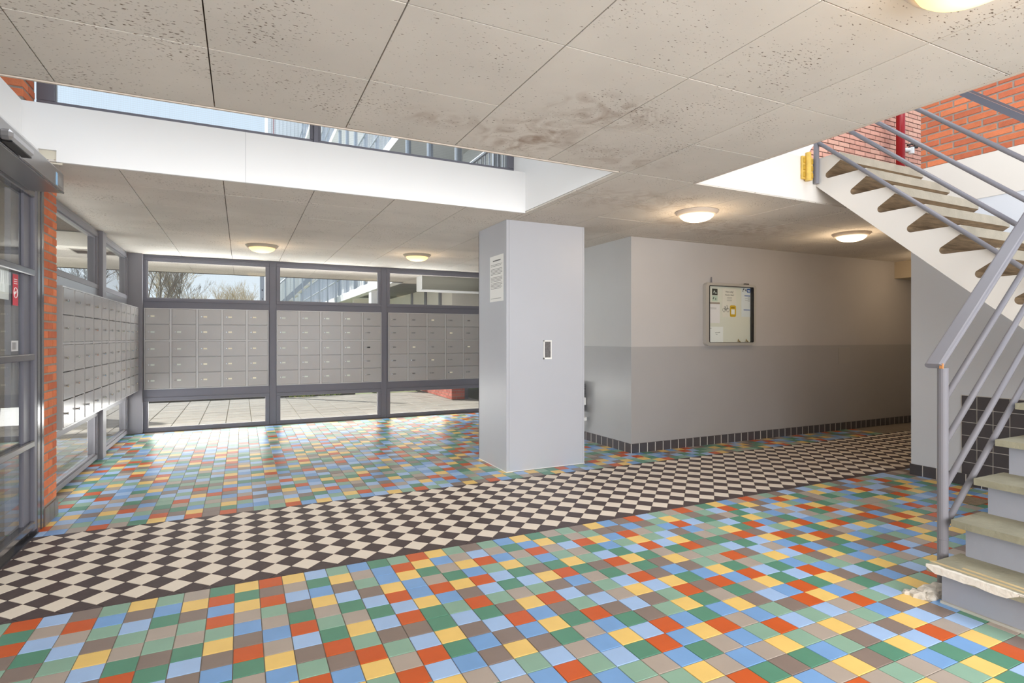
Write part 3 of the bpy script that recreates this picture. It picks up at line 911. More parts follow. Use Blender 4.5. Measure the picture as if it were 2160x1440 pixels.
for k in range(34):
    o = inst('tile', bt1, bb, (XN - 0.009, YN - 0.012 + tw * (k + 0.5), 0)); o.rotation_euler = (0, 0, PI / 2)
MB().box(7.668, 7.922, YN - 0.003, YN, 0.94, 1.175, bev=0.001).build('access_panel', mat('access_panel_grey', (168, 164, 160), .5), label='small grey cover plate screwed to the lower corridor wall', cat='cover plate')
MB().box(9.0, 9.5, 4.6, YN, 2.22, ZC).build('ceiling_box', mat('boxing_beige', (205, 190, 165), .7), label='pale boxed duct under the ceiling at the corridor end', cat='duct')

# notice board
NX0, NX1, NZ0, NZ1 = 5.094, 5.95, 1.222, 1.992
nb = thing('notice_board', (5.52, YN, NZ0), 'aluminium framed glazed notice board hung on the corridor wall', 'notice board')
def rrect(x0, x1, z0, z1, r, n=5):
    out = []
    for cx, cz, a in ((x1 - r, z0 + r, -PI / 2), (x1 - r, z1 - r, 0), (x0 + r, z1 - r, PI / 2), (x0 + r, z0 + r, PI)):
        for k in range(n + 1):
            t = a + PI / 2 * k / n
            out.append((cx + r * math.cos(t), cz + r * math.sin(t)))
    return out
def rframe(outer, inner, y0, y1, mb):
    n = len(outer)
    v = [(x, y0, z) for x, z in outer] + [(x, y0, z) for x, z in inner] + [(x, y1, z) for x, z in outer] + [(x, y1, z) for x, z in inner]
    f = []
    for i in range(n):
        j = (i + 1) % n
        f += [(i, j, n + j, n + i), (2 * n + i, 3 * n + i, 3 * n + j, 2 * n + j), (i, 2 * n + i, 2 * n + j, j), (n + i, n + j, 3 * n + j, 3 * n + i)]
    mb.add(v, f)
q = MB(); rframe(rrect(NX0, NX1, NZ0, NZ1, 0.05), rrect(NX0 + 0.05, NX1 - 0.035, NZ0 + 0.035, NZ1 - 0.03, 0.02), YN - 0.055, YN - 0.001, q)
q.build('frame', mat('board_aluminium', (205, 202, 196), 0.3, 0.5), nb)
q = MB(); rframe(rrect(NX0 + 0.05, NX1 - 0.035, NZ0 + 0.035, NZ1 - 0.03, 0.02), rrect(NX0 + 0.068, NX1 - 0.053, NZ0 + 0.04, NZ1 - 0.036, 0.012), YN - 0.052, YN - 0.008, q)
q.build('gasket', M_BLACK, nb)
MB().box(NX0 + 0.06, NX1 - 0.04, YN - 0.012, YN - 0.003, NZ0 + 0.035, NZ1 - 0.03).build('back_panel', mat('board_enamel', (226, 224, 212), 0.35), nb)
MB().box(NX0 + 0.06, NX1 - 0.04, YN - 0.046, YN - 0.043, NZ0 + 0.036, NZ1 - 0.031).build('glass', M_GLASS, nb)
MB().box(NX1 + 0.0, NX1 + 0.008, YN - 0.045, YN - 0.03, 1.51, 1.55, bev=0.002).build('lock', M_BLACK, nb)
MB().tube((5.225, YN - 0.012, 1.99), (5.225, YN - 0.012, 2.065), 0.009, 0.007, 8).box(5.21, 5.24, YN - 0.02, YN, 1.99, 2.0).build('bracket', M_STEEL, nb)
MB().box(5.77, 5.85, YN - 0.04, YN - 0.01, 1.99, 2.008, bev=0.006).build('top_clip', M_BLACK, nb)
yb = YN - 0.0125
def paper(name, x0, x1, z0, z1, label, m=M_PAPER, cat='paper', y=yb, th=0.001):
    t = thing(name, ((x0 + x1) / 2, y, z0), label, cat)
    MB().box(x0, x1, y - th, y, z0, z1).build('sheet', m, t)
    return t
t = paper('photo_card', 5.235, 5.325, 1.845, 1.925, 'dark photo card at the top left of the notice board', mat('dark_card', (58, 60, 56), .5), 'card')
MB().prism([(5.255, 1.868), (5.285, 1.885), (5.275, 1.905), (5.262, 1.897)], 'y', yb - 0.0014, yb - 0.001).prism([(5.28, 1.865), (5.312, 1.865), (5.31, 1.876), (5.29, 1.88)], 'y', yb - 0.0014, yb - 0.001).build('figure', M_PALE, t)
t = paper('green_card', 5.235, 5.325, 1.77, 1.838, 'pale green card just below the dark photo card', mat('green_card', (196, 212, 196), .6), 'card')
MB().prism([(5.245, 1.80), (5.262, 1.825), (5.268, 1.82), (5.256, 1.792)], 'y', yb - 0.0014, yb - 0.001).box(5.29, 5.30, yb - 0.0014, yb - 0.001, 1.785, 1.81).build('print', M_INKD, t)
t = paper('notepad', 5.178, 5.36, 1.50, 1.755, 'white sheet hanging below the green card on the notice board', mat('pinkish_paper', (236, 230, 232), .7), 'paper', yb - 0.004)
MB().box(5.178, 5.358, yb - 0.0065, yb - 0.002, 1.735, 1.757).build('clip_strip', mat('clip_taupe', (165, 150, 142), .5), t)
q = MB()
for k in range(2): q.box(5.20, 5.30, yb - 0.0055, yb - 0.005, 1.685 - k * 0.014, 1.688 - k * 0.014)
q.build('print', M_INK, t)
t = paper('bicycle_flyer', 5.405, 5.645, 1.575, 1.935, 'bicycle rental flyer in the middle of the notice board', mat('flyer_paper', (232, 226, 216), .7), 'flyer')
text('lettering', 'Fiets nodig?', 0.029, M_INKD, (5.53, yb - 0.0012, 1.885), (1, 0, 0), (0, 0, 1), t, 'CENTER')
text('lettering', 'Need a bike?', 0.029, M_INKD, (5.53, yb - 0.0012, 1.845), (1, 0, 0), (0, 0, 1), t, 'CENTER')
q = MB()
for k, z in enumerate((1.822, 1.812, 1.79, 1.78)): q.box(5.485, 5.57, yb - 0.0014, yb - 0.001, z, z + 0.003)
q.build('small_print', M_INK, t)
q = MB().ring((5.435, yb - 0.0015, 1.665), 0.024, 0.002, 'y', 18, 4).ring((5.50, yb - 0.0015, 1.665), 0.024, 0.002, 'y', 18, 4)
for a, b in (((5.435, 1.665), (5.452, 1.70)), ((5.435, 1.665), (5.464, 1.665)), ((5.464, 1.665), (5.45, 1.708)), ((5.464, 1.665), (5.49, 1.695)), ((5.50, 1.665), (5.485, 1.72)), ((5.478, 1.722), (5.49, 1.718)), ((5.442, 1.709), (5.458, 1.709))):
    q.tube((a[0], yb - 0.0015, a[1]), (b[0], yb - 0.0015, b[1]), 0.002, n=5)
q.build('bicycle_drawing', M_INKD, t)
q = MB().prism(rrect(5.535, 5.64, 1.58, 1.725, 0.02), 'y', yb - 0.0016, yb - 0.001)
q.build('yellow_tag', mat('tag_yellow', (214, 172, 32), .5), t)
MB().box(5.557, 5.618, yb - 0.0021, yb - 0.0016, 1.612, 1.675).build('white_square', M_PAPER, t)
MB().box(5.56, 5.572, yb - 0.0021, yb - 0.0016, 1.69, 1.70).box(5.58, 5.592, yb - 0.0021, yb - 0.0016, 1.69, 1.70).box(5.60, 5.612, yb - 0.0021, yb - 0.0016, 1.69, 1.70).build('print', M_INKD, t)
t = paper('schedule_sheet', 5.735, 5.905, 1.585, 1.955, 'long schedule sheet with blue headings at the right of the notice board', mat('bluish_paper', (224, 228, 232), .7), 'paper')
q = MB().box(5.79, 5.89, yb - 0.0014, yb - 0.001, 1.848, 1.858).box(5.775, 5.888, yb - 0.0014, yb - 0.001, 1.668, 1.678)
q.prism(rrect(5.835, 5.895, 1.895, 1.945, 0.008), 'y', yb - 0.0014, yb - 0.001)
q.build('blue_headings', mat('print_blue', (40, 90, 165), .6), t)
q = MB().prism([(5.755, 1.90), (5.768, 1.945), (5.79, 1.945), (5.783, 1.93), (5.77, 1.928), (5.765, 1.90)], 'y', yb - 0.0014, yb - 0.001)
q.prism([(5.795, 1.925), (5.825, 1.94), (5.825, 1.91), (5.815, 1.905), (5.81, 1.92)], 'y', yb - 0.0014, yb - 0.001)
q.build('emblem', M_INKD, t)
MB().box(5.845, 5.885, yb - 0.0018, yb - 0.0014, 1.915, 1.925).box(5.855, 5.885, yb - 0.0018, yb - 0.0014, 1.903, 1.909).build('emblem_print', M_PAPER, t)
q = MB()
for k in range(5): q.box(5.80 if k % 2 else 5.85, 5.885, yb - 0.0014, yb - 0.001, 1.83 - k * 0.012, 1.833 - k * 0.012)
q.build('print', M_INK, t)
t = paper('letter', 5.178, 5.42, 1.262, 1.455, 'creased white letter in the lower left corner of the notice board')
q = MB().box(5.185, 5.225, yb - 0.0014, yb - 0.001, 1.432, 1.437)
for k in range(4): q.box(5.285 + k * 0.022, 5.30 + k * 0.022, yb - 0.0014, yb - 0.001, 1.375 + k * 0.002, 1.383 + k * 0.002)
q.box(5.295, 5.325, yb - 0.0014, yb - 0.001, 1.357, 1.362)
q.build('print', M_INK, t)
for k, (x, lb) in enumerate(((5.66, 'left of two brass clips lying at the bottom of the notice board'), (5.80, 'right of two brass clips lying at the bottom of the notice board'))):
    c = thing('brass_clip', (x, YN - 0.03, 1.263), lb, 'clip', 'brass clips in the notice board')
    MB().tube((x, YN - 0.03, 1.265), (x + 0.008, YN - 0.03, 1.30), 0.004, n=6).tube((x + 0.008, YN - 0.03, 1.285), (x + 0.04, YN - 0.03, 1.262), 0.005, n=6).build('body', mat('brass', (190, 160, 95), 0.35, 0.7), c)

# ------------------------------------------------------------------ right wall and stairwell
wr = MB().box(XR, XR + 0.2, -1.0, 3.187, 0, 2.54).box(XR + 0.2, 10.2, 3.0, 3.187, 0, ZC).build('wall_right', M_WALLR, kind='structure', label='pale grey stair wall on the right')
MB().box(XR - 0.004, XR + 0.2, -1.0, 3.187, 2.54, 2.92).build('white_band', M_WHITE2, wr)
wb = MB().box(XR, XR + 0.2, -1.0, 3.10, 2.92, 5.2).build('wall_brick_upper', M_MORTAR, kind='structure', label='orange brick wall above the white band of the stairwell')
brick_wall(wb, 'x', XR, 1.3, 3.10, 2.91, 4.15, -1, M_BRICK)
wp = MB().box(XR - 0.006, XR, 1.5, 2.766, 0.10, 0.806).build('wall_tile_panel', M_LIGHTGROUT, kind='structure', label='black tile panel with pale joints low on the stair wall')
ps_ = MB().box(-0.006, 0.0, -0.0553, 0.0553, -0.0563, 0.0563, bev=0.0015).mesh('tile', M_BLKTILE)
for k in range(10):
    for r in range(6):
        inst('tile', ps_, wp, (XR - 0.004, 2.763 - 0.1175 * (k + 0.5) + 0.001, 0.803 - 0.1185 * (r + 0.5)))
br = MB().box(XR - 0.0145, XR, 1.5, 3.19, 0, 0.103).box(XR - 0.008, 10.0, 3.187, 3.195, 0, 0.102).build('baseboard_right', M_LIGHTGROUT, kind='structure', label='black tile skirting of the stair wall')
sk = MB().box(-0.0553, 0.0553, -0.006, 0.006, 0, 0.104, bev=0.002).mesh('tile', M_BLKTILE)
for k in range(14):
    o = inst('tile', sk, br, (XR - 0.010, 3.196 - 0.1175 * (k + 0.5), 0)); o.rotation_euler = (0, 0, PI / 2)
for k in range(20):
    inst('tile', sk, br, (XR + 0.06 + 0.1175 * k, 3.197, 0))

# stair opening: far fascia, upper floor, far brick wall
ws = MB().box(3.05, XR, 3.187, 3.30, ZC + 0.01, 2.85).build('wall_stair_fascia', M_WHITE2, kind='structure', label='white slab edge at the top of the stairs')
MB().box(3.05, 9.5, 3.30, 5.2, 2.70, 2.85).build('floor_upper', M_CONC, kind='structure')
MB().prism([(3.05, 2.85), (4.545, 2.85), (5.10, 3.45), (5.10, 3.9), (3.05, 3.9)], 'y', 3.45, 3.55).build('wall_parapet', M_WHITE, kind='structure', label='white upper wall with slanted end beyond the stair opening')
wfb = MB().box(2.5, 10.0, 4.605, 4.8, 2.85, 8.5).build('wall_brick_far', M_MORTAR_D, kind='structure', label='pink brick wall of the upper gallery')  # unseen upper part and left end added to block the sun
brick_wall(wfb, 'y', 4.605, 5.9, 8.75, 3.2, 4.5, -1, M_BRICKP, L_=0.205, Hh=0.053, J=0.009)
rp = thing('riser_pipe', (7.85, 4.42, 2.85), 'red standpipe in front of the pink brick wall upstairs', 'pipe')
MB().tube((7.85, 4.42, 2.85), (7.85, 4.42, 5.3), 0.052, n=18).build('pipe', M_RED, rp, smooth=True)
MB().tube((7.85, 4.42, 3.80), (7.98, 4.36, 3.80), 0.028, n=10).tube((7.98, 4.36, 3.75), (7.98, 4.36, 3.83), 0.035, n=10).build('outlet', M_PAPER, rp)
MB().tube((7.93, 4.38, 3.86), (8.05, 4.33, 3.90), 0.014, n=8).tube((7.95, 4.37, 3.83), (8.06, 4.33, 3.84), 0.018, n=8).tube((8.02, 4.34, 3.91), (8.02, 4.34, 3.82), 0.012, n=8).build('valve_handle', mat('dark_bronze', (52, 38, 34), .5), rp)

# yellow painted bracket on the slab edge
yk = thing('yellow_bracket', (4.33, 3.18, 2.65), 'yellow painted bracket on the slab edge beside the top stair post', 'bracket')
MY = mat('yellow_paint', (222, 184, 90), 0.45, var=0.15, vscale=25)
MB().box(4.245, 4.375, 3.165, 3.187, 2.655, 2.85, bev=0.004).build('plate', MY, yk)
MB().tube((4.30, 3.155, 2.64), (4.30, 3.155, 2.875), 0.024, n=14).build('sleeve', MY, yk)
q = MB()
for k in range(3):
    q.box(4.25, 4.275, 3.158, 3.17, 2.67 + k * 0.06, 2.715 + k * 0.06, bev=0.004).box(4.33, 4.372, 3.158, 3.17, 2.67 + k * 0.06, 2.715 + k * 0.06, bev=0.004)
q.build('lugs', mat('yellow_paint_dark', (190, 150, 50), 0.5, var=0.2, vscale=25), yk)

# ------------------------------------------------------------------ lower stair flight
sl = thing('staircase', (3.8, 1.1, 0), 'lower flight of grey risers with worn concrete treads at the right', 'stairs')
RX, GO, RI, SY1, SY0 = 3.143, 0.2175, 0.1885, 1.578, 0.30
for k in range(6):
    x0 = RX + k * GO
    q = MB().box(x0, x0 + GO + 0.02 if k < 5 else x0 + 0.2, SY0, SY1 - 0.002, max(0, k * RI - 0.02), (k + 1) * RI - 0.03)
    q.build('riser', M_RISER, sl)
    # tread with an uneven, worn front edge
    zt = (k + 1) * RI + 0.006
    n_ = 14
    poly = []
    for a in range(n_ + 1):
        y = SY0 + (SY1 + 0.03 - SY0) * a / n_
        poly.append((x0 - 0.074 + rng.uniform(-0.004, 0.004), y))
    poly += [(x0 + GO + 0.02, SY1 + 0.03), (x0 + GO + 0.02, SY0)]
    MB().prism(poly, 'z', zt - 0.034, zt).build('tread', M_TREAD, sl)
q = MB()
q.prism([(3.074, 0.178), (3.068, 0.196), (3.075, 0.1965)], 'y', 1.02, 1.56)
for (a, b) in ((1.24, 1.607), (1.10, 1.21), (0.8, 1.07)):
    yy = [a + (b - a) * i / 9 for i in range(10)]
    top = [(3.064 + rng.uniform(0.012, 0.03) * (0.3 if i in (0, 9) else 1), y) for i, y in enumerate(yy)]
    q.prism([(3.064, y) for y in yy][::-1] + top, 'z', 0.1925, 0.1965)
    lo = [(y, 0.158 + rng.uniform(0, 0.01) + (0.02 if i in (0, 9) else 0)) for i, y in enumerate(yy)]
    q.prism([(y, 0.196) for y in yy][::-1] + lo, 'x', 3.0635, 3.068)
q.build('chipped_edge', mat('raw_plaster', (226, 219, 208), 0.9, var=0.1, vscale=30, bump=0.4, bscale=60), sl)
q = MB()
for (y0, y1, a) in ((1.0, 1.62, 0.05), (0.7, 1.5, 0.09)):
    q.prism([(3.07 + a, y1), (3.07 + a + 0.02, y1), (3.07 + a * 0.4 + 0.02, y0), (3.07 + a * 0.4, y0)], 'z', 0.194, 0.1952)
q.build('yellow_stripe', mat('worn_yellow', (196, 172, 128), 0.8, var=0.15, vscale=12), sl)
MB().box(RX - 0.012, RX + 0.006, SY0, SY1, 0, 0.012).build('base_mortar', mat('mortar_line', (186, 182, 172), .9, var=.1), sl)
MB().box(4.46, XR - 0.21, -0.4, 1.28, 1.22, 1.33).build('landing', M_TREAD, sl)
# crumbled plaster stub at the foot of the stair post
cb = thing('crumbled_plaster', (3.2, 1.66, 0), 'broken plaster and timber stub on the floor at the foot of the stair post', 'rubble')
MC = mat('crumbled', (196, 188, 176), 0.95, var=0.25, vscale=35, bump=0.5, bscale=60)
for k, (x, y, sx_, sy_, sz_) in enumerate(((3.12, 1.67, 0.045, 0.05, 0.028), (3.19, 1.655, 0.06, 0.05, 0.045), (3.24, 1.635, 0.05, 0.05, 0.055), (3.14, 1.625, 0.04, 0.03, 0.025), (3.10, 1.71, 0.03, 0.03, 0.018), (3.21, 1.61, 0.04, 0.03, 0.04))):
    v = []
    pts = 8
    for lv, (sc, zz) in enumerate(((1.0, 0.0), (0.92, 0.5), (0.55, 1.0))):
        for i in range(pts):
            a = 2 * PI * i / pts
            r = sc * rng.uniform(0.75, 1.15)
            v.append((x + sx_ * r * math.cos(a), y + sy_ * r * math.sin(a), zz * sz_ * rng.uniform(0.8, 1.1)))
    f = []
    for lv in range(2):
        for i in range(pts):
            j = (i + 1) % pts
            f.append((lv * pts + i, lv * pts + j, (lv + 1) * pts + j, (lv + 1) * pts + i))
    f.append(tuple(range(2 * pts, 3 * pts)))
    MB().add(v, f).build('lump', MC, cb)

# ------------------------------------------------------------------ upper stair flight
su = thing('staircase', (5.0, 2.3, 1.3), 'upper flight with white side and raked concrete treads rising to the gallery', 'stairs')
G2, R2, Y1, Z1 = 0.2135, 0.1885, 2.969, 2.848
body = [(3.187, 2.62), (1.20, 2.62 - (3.187 - 1.20) * 0.879)]
zig = []
M_RAKE = mat('board_marked_concrete', (128, 108, 84), 0.85, var=0.4, vscale=9, bump=0.3, bscale=60)
def grain(m):
    n, L = m.node_tree.nodes, m.node_tree.links
    mp = n.new('ShaderNodeMapping'); mp.inputs['Scale'].default_value = (0.9, 7, 7)
    geo = n.new('ShaderNodeNewGeometry'); L.new(geo.outputs['Position'], mp.inputs[0])
    for x in n:
        if x.bl_idname == 'ShaderNodeTexNoise': L.new(mp.outputs[0], x.inputs['Vector'])
grain(M_RAKE)
X0U, X1U = 4.44, 5.62
for k in range(8):
    Yk, Zk = Y1 - k * G2, Z1 - k * R2
    bz = Zk - R2                      # top of the tread below
    nose = [(Yk, Zk), (Yk, Zk - 0.065)]
    tip = []
    cy, cz, r = Yk + 0.098, bz + 0.030, 0.030
    for a in range(7):                # rounded inner corner
        t = math.radians(35 - a * 125 / 6)
        tip.append((cy + r * math.cos(t), cz + r * math.sin(t)))
    back = [(Yk + G2, bz), (Yk + G2, Zk)]
    if k == 0:
        back = [(3.187, bz), (3.187, Zk)]
    poly = nose + tip + back
    q = MB()
    n = len(poly)
    v = [(X0U, y, z) for y, z in poly] + [(X1U, y, z) for y, z in poly]
    q.add(v, [tuple(range(n))[::-1], tuple(range(n, 2 * n))], 0)
    for i in range(n):
        j = (i + 1) % n
        q.f.append((i, j, n + j, n + i)); q.m.append(1 if i == 0 else 2 if i < n - 3 else 1)
    q.build('tread', [M_WHITE2, M_CONC, M_RAKE], su)
    zig += [(Yk + G2 if k else 3.187, bz), (Yk, bz)]
body = [(3.187, 2.62)] + zig + [(1.285, zig[-1][1]), (1.285, 2.62 - (3.187 - 1.285) * 0.879)]
MB().prism(body, 'x', X0U, X1U).build('stair_slab', M_WHITE2, su)

# ------------------------------------------------------------------ railings
rl = thing('stair_railing', (3.33, 1.665, 0), 'grey steel railing with flat handrail along the lower stair flight', 'railing')
SL = RI / GO
MB().tube((3.33, 1.665, 0.02), (3.33, 1.665, 1.16), 0.0245, n=18).ring((3.33, 1.665, 0.26), 0.0245, 0.0025, 'z', 18, 6).build('post', M_STEEL, rl, smooth=False)
MB().tube((3.33, 1.665, 0.0), (3.33, 1.665, 0.02), 0.035, n=16).build('base_collar', M_STEEL, rl)
hx0, hz0, hx1 = 3.20, 1.175 - 0.12 * 0.1, 4.75
q = MB()
def rail(mb, xa, za, xb, zb, y0, y1, th):
    d = Vector((xb - xa, 0, zb - za)).normalized(); up_ = Vector((-d.z, 0, d.x))
    yc, hw, ht = (y0 + y1) / 2, (y1 - y0) / 2, th / 2
    prof = []
    r = th * 0.45
    for sy, sz, a in ((1, -1, -PI / 2), (1, 1, 0), (-1, 1, PI / 2), (-1, -1, PI)):
        for k in range(4):
            t = a + PI / 2 * k / 3
            prof.append((sy * (hw - r) + r * math.cos(t), sz * (ht - r) + r * math.sin(t)))
    n = len(prof)
    v = []
    for (x, z) in ((xa, za), (xb, zb)):
        for (a, b) in prof:
            p = Vector((x, yc + a, z)) + up_ * b
            v.append(p)
    mb.add(v, [tuple(range(n))[::-1], tuple(range(n, 2 * n))] + [(i, (i + 1) % n, n + (i + 1) % n, n + i) for i in range(n)])
rail(q, 3.285, 1.17, 4.75, 1.17 + SL * 1.465, 1.643, 1.728, 0.032)
q.build('handrail', M_STEEL, rl, smooth=False)
for zb in (0.987, 0.754, 0.520, 0.311):
    MB().tube((3.335, 1.665, zb), (4.75, 1.665, zb + SL * 1.415), 0.0155, n=12).build('rail_bar', M_STEEL, rl, smooth=True)
MB().box(3.282, 3.292, 1.642, 1.658, 1.158, 1.184).build('paint_chip', mat('rust_orange', (190, 130, 80), .8), rl)
ru = thing('stair_railing', (4.42, 3.16, 2.62), 'grey steel railing along the white side of the upper stair flight', 'railing')
MB().tube((4.415, 3.163, 2.63), (4.415, 3.163, 3.95), 0.022, n=16).box(4.395, 4.435, 3.16, 3.187, 2.70, 2.74).build('post', M_STEEL, ru, smooth=False)
S2 = R2 / G2
for zb in (1.965, 2.215, 2.40, 2.65):
    MB().tube((4.415, 1.25, zb - 0.75 * S2), (4.415, 3.163, zb + 1.163 * S2), 0.0155, n=12).build('rail_bar', M_STEEL, ru, smooth=True)
for (x0, x1, dz, mm) in ((4.375, 4.40, 0.0, M_STEEL_D), (4.425, 4.45, 0.02, M_STEEL_D)):
    q = MB().prism([(1.25, 2.88 - 0.75 * S2 + dz), (3.163, 2.88 + 1.163 * S2 + dz), (3.163, 2.93 + 1.163 * S2 + dz), (1.25, 2.93 - 0.75 * S2 + dz)], 'x', x0, x1)
    q.build('handrail', mm, ru)
MB().prism([(1.25, 2.90 - 0.75 * S2), (3.163, 2.90 + 1.163 * S2), (3.163, 2.93 + 1.163 * S2), (1.25, 2.93 - 0.75 * S2)], 'x', 4.40, 4.425).build('orange_strip', mat('rail_orange', (215, 150, 100), .6), ru)  # thin orange strip between the two handrail flats

# floor drain beside the stairs
dr = thing('floor_drain', (5.3, 2.44, 0), 'small brown drain grate in the floor beside the stairs', 'drain')
MB().box(5.19, 5.43, 2.36, 2.54, 0.0, 0.002).build('sump', mat('drain_dark', (92, 80, 66), .8), dr)
q = MB()
for k in range(13):
    q.box(5.19 + k * 0.0195, 5.197 + k * 0.0195, 2.36, 2.54, 0.001, 0.006)
for k in range(7):
    q.box(5.19, 5.431, 2.36 + k * 0.029, 2.365 + k * 0.029, 0.001, 0.005)
q.build('grate', mat('drain_brown', (150, 132, 110), .7, var=.2, vscale=40), dr)

# ------------------------------------------------------------------ ceiling lamps
def lamp(x, y, label, rim, glow, estr, watts, colr, z=ZC):
    t = thing('ceiling_lamp', (x, y, z), label, 'ceiling lamp', 'round ceiling lamps')
    q = MB().lathe([(0.06, 0.0), (0.192, 0.0), (0.192, -0.006), (0.168, -0.034), (0.152, -0.036), (0.150, -0.02)], (x, y, z), 40)
    q.build('base_ring', rim, t, smooth=True)
    q = MB().lathe([(0.153, -0.034), (0.143, -0.052), (0.12, -0.070), (0.085, -0.083), (0.045, -0.090), (0.001, -0.092)], (x, y, z), 40)
    q.build('diffuser', glow, t, smooth=True)
    if watts:
        l = bpy.data.lights.new('bulb', 'POINT')
        l.energy, l.color, l.shadow_soft_size = watts, colr, 0.12
        o = bpy.data.objects.new('bulb', l)
        put(o, t)
        o.location = (0, 0, -0.22)
        o.visible_glossy = False        # mirrors show the diffuser, not a bare bulb
        ORG[o.name] = Vector((x, y, z))
M_GLOWY = mat('lamp_glow_yellow', (255, 230, 180), 0.4, emit=(1.0, 0.70, 0.24), estr=1.15)
M_GLOWW = mat('lamp_glow_warm', (255, 240, 215), 0.4, emit=(1.0, 0.84, 0.62), estr=1.25)
M_RIM = mat('lamp_rim_beige', (206, 192, 178), 0.45)
M_RIMY = mat('lamp_rim_silver', (190, 180, 165), 0.3, 0.4)
WARM = (1.0, 0.76, 0.50)
lamp(0.235, 7.69, 'lit ceiling lamp over the far left mailboxes', M_RIMY, M_GLOWY, 1, 5, WARM)
lamp(2.21, 7.61, 'lit ceiling lamp just left of the pillar before the far wall', M_RIMY, M_GLOWY, 1, 5, WARM)
lamp(3.77, 3.89, 'lit ceiling lamp right of the pillar at the corridor mouth', M_RIM, M_GLOWW, 1, 8, WARM)
lamp(6.10, 3.95, 'lit ceiling lamp deep in the corridor beside the stair underside', M_RIM, M_GLOWW, 1, 9, WARM)
lamp(2.06, 0.945, 'lit ceiling lamp cut by the top edge of the picture', M_RIM, M_GLOWY, 1, 3, WARM)
lamp(8.6, 4.2, 'ceiling lamp hidden behind the stair wall', M_RIM, M_GLOWW, 1, 9, WARM)

# ------------------------------------------------------------------ bicycle parked behind the pillar
bk = thing('bicycle', (3.90, 7.0, 0), 'bicycle parked against the return wall behind the pillar', 'bicycle')
bxp = 3.93
for yy in (6.42, 7.48):
    wv = MB().ring((bxp, yy, 0.33), 0.315, 0.017, 'x', 32, 8)
    for k in range(14):
        a = 2 * PI * k / 14
        wv.tube((bxp, yy, 0.33), (bxp, yy + 0.31 * math.cos(a), 0.33 + 0.31 * math.sin(a)), 0.0012, n=4, cap=False)
    wv.tube((bxp - 0.03, yy, 0.33), (bxp + 0.03, yy, 0.33), 0.018, n=10)
    wv.build('wheel', M_BLACK, bk)
q = MB()
for a, b in (((6.42, 0.33), (6.80, 0.30)), ((6.80, 0.30), (6.68, 0.80)), ((6.42, 0.33), (6.70, 0.72)), ((6.80, 0.30), (7.26, 0.74)), ((6.70, 0.72), (7.24, 0.82)), ((7.24, 0.92), (7.48, 0.33))):
    q.tube((bxp, a[0], a[1]), (bxp, b[0], b[1]), 0.016, n=10)
q.build('frame', mat('bicycle_grey', (88, 92, 98), .35), bk)
MB().ring((bxp, 6.42, 0.33), 0.36, 0.012, 'x', 20, 6, a0=PI * 0.15, a1=PI * 1.15).build('mudguard', M_BLACK, bk)
MB().box(bxp - 0.06, bxp + 0.05, 6.50, 6.76, 0.86, 0.92, bev=0.025).tube((bxp, 6.66, 0.80), (bxp, 6.65, 0.87), 0.013).build('saddle', M_BLACK, bk)
MB().tube((bxp - 0.26, 7.10, 1.03), (bxp + 0.05, 7.10, 1.03), 0.013).tube((bxp, 7.22, 0.9), (bxp, 7.12, 1.03), 0.013).build('handlebar', M_CHROME, bk)
MB().box(bxp - 0.07, bxp + 0.06, 6.08, 6.40, 0.36, 0.74, bev=0.03).build('pannier', mat('pannier_slate', (74, 80, 92), .7), bk)
q = MB()
for k in range(6):
    q.ring((bxp + 0.055, 6.085, 0.60 + 0.022 * k), 0.014, 0.004, 'y', 12, 5)
q.build('coil_lock', M_INK, bk)
MB().box(bxp + 0.02, bxp + 0.065, 6.06, 6.085, 0.45, 0.55, bev=0.008).box(bxp + 0.02, bxp + 0.06, 6.03, 6.09, 0.25, 0.30, bev=0.008).build('reflector', M_PAPER, bk)

# ------------------------------------------------------------------ outside
pv = MB().box(-12, 9, -4, 60, -0.30, -0.06).build('ground', mat('lawn', (132, 138, 104), 0.95, var=0.2, vscale=1.5), kind='structure', label='lawn and soil beyond the paved court')
pave = MB().box(-6.5, -1.45, -3, 9.3, -0.06, -0.012).box(-6.5, 10, 9.3, 13.35, -0.06, -0.012).build('pavement', M_PAVEJ, kind='structure', label='grey concrete paving of the court outside the windows')
SLB = 0.365
sm_ = MB().box(-SLB / 2 + 0.005, SLB / 2 - 0.005, -SLB / 2 + 0.005, SLB / 2 - 0.005, -0.03, 0.0, bev=0.004).mesh('paving_slab', M_PAVE)
for a in range(-9, 12):
    for b in range(0, 11):
        inst('paving_slab', sm_, pave, (0.15 + SLB * (a + 0.5), 9.31 + SLB * (b + 0.5), -0.004 + rng.uniform(-0.002, 0.002)))
q = MB()
for a in range(-18, -4):
    for b in range(-8, 33):
        x, y = 0.15 + SLB * (a + 0.5), 9.31 + SLB * (b - 33 + 0.5)
        if x < -1.65: q.box(x - SLB / 2 + 0.005, x + SLB / 2 - 0.005, y - SLB / 2 + 0.005, y + SLB / 2 - 0.005, -0.03, -0.004)
q.build('paving_rest', M_PAVE, pave, kind='stuff')
MB().box(-6.5, 2.4, 13.35, 13.9, -0.06, 0.10, bev=0.02).build('planting_border', mat('dark_soil', (74, 70, 64), .95, var=.3, vscale=20, bump=.6, bscale=30), label='dark soil border along the far edge of the paving', cat='border')
wd = thing('dandelion', (1.25, 13.25, 0.0), 'weed with yellow flowers at the far edge of the paving', 'weed')
q = MB(); fl_ = MB()
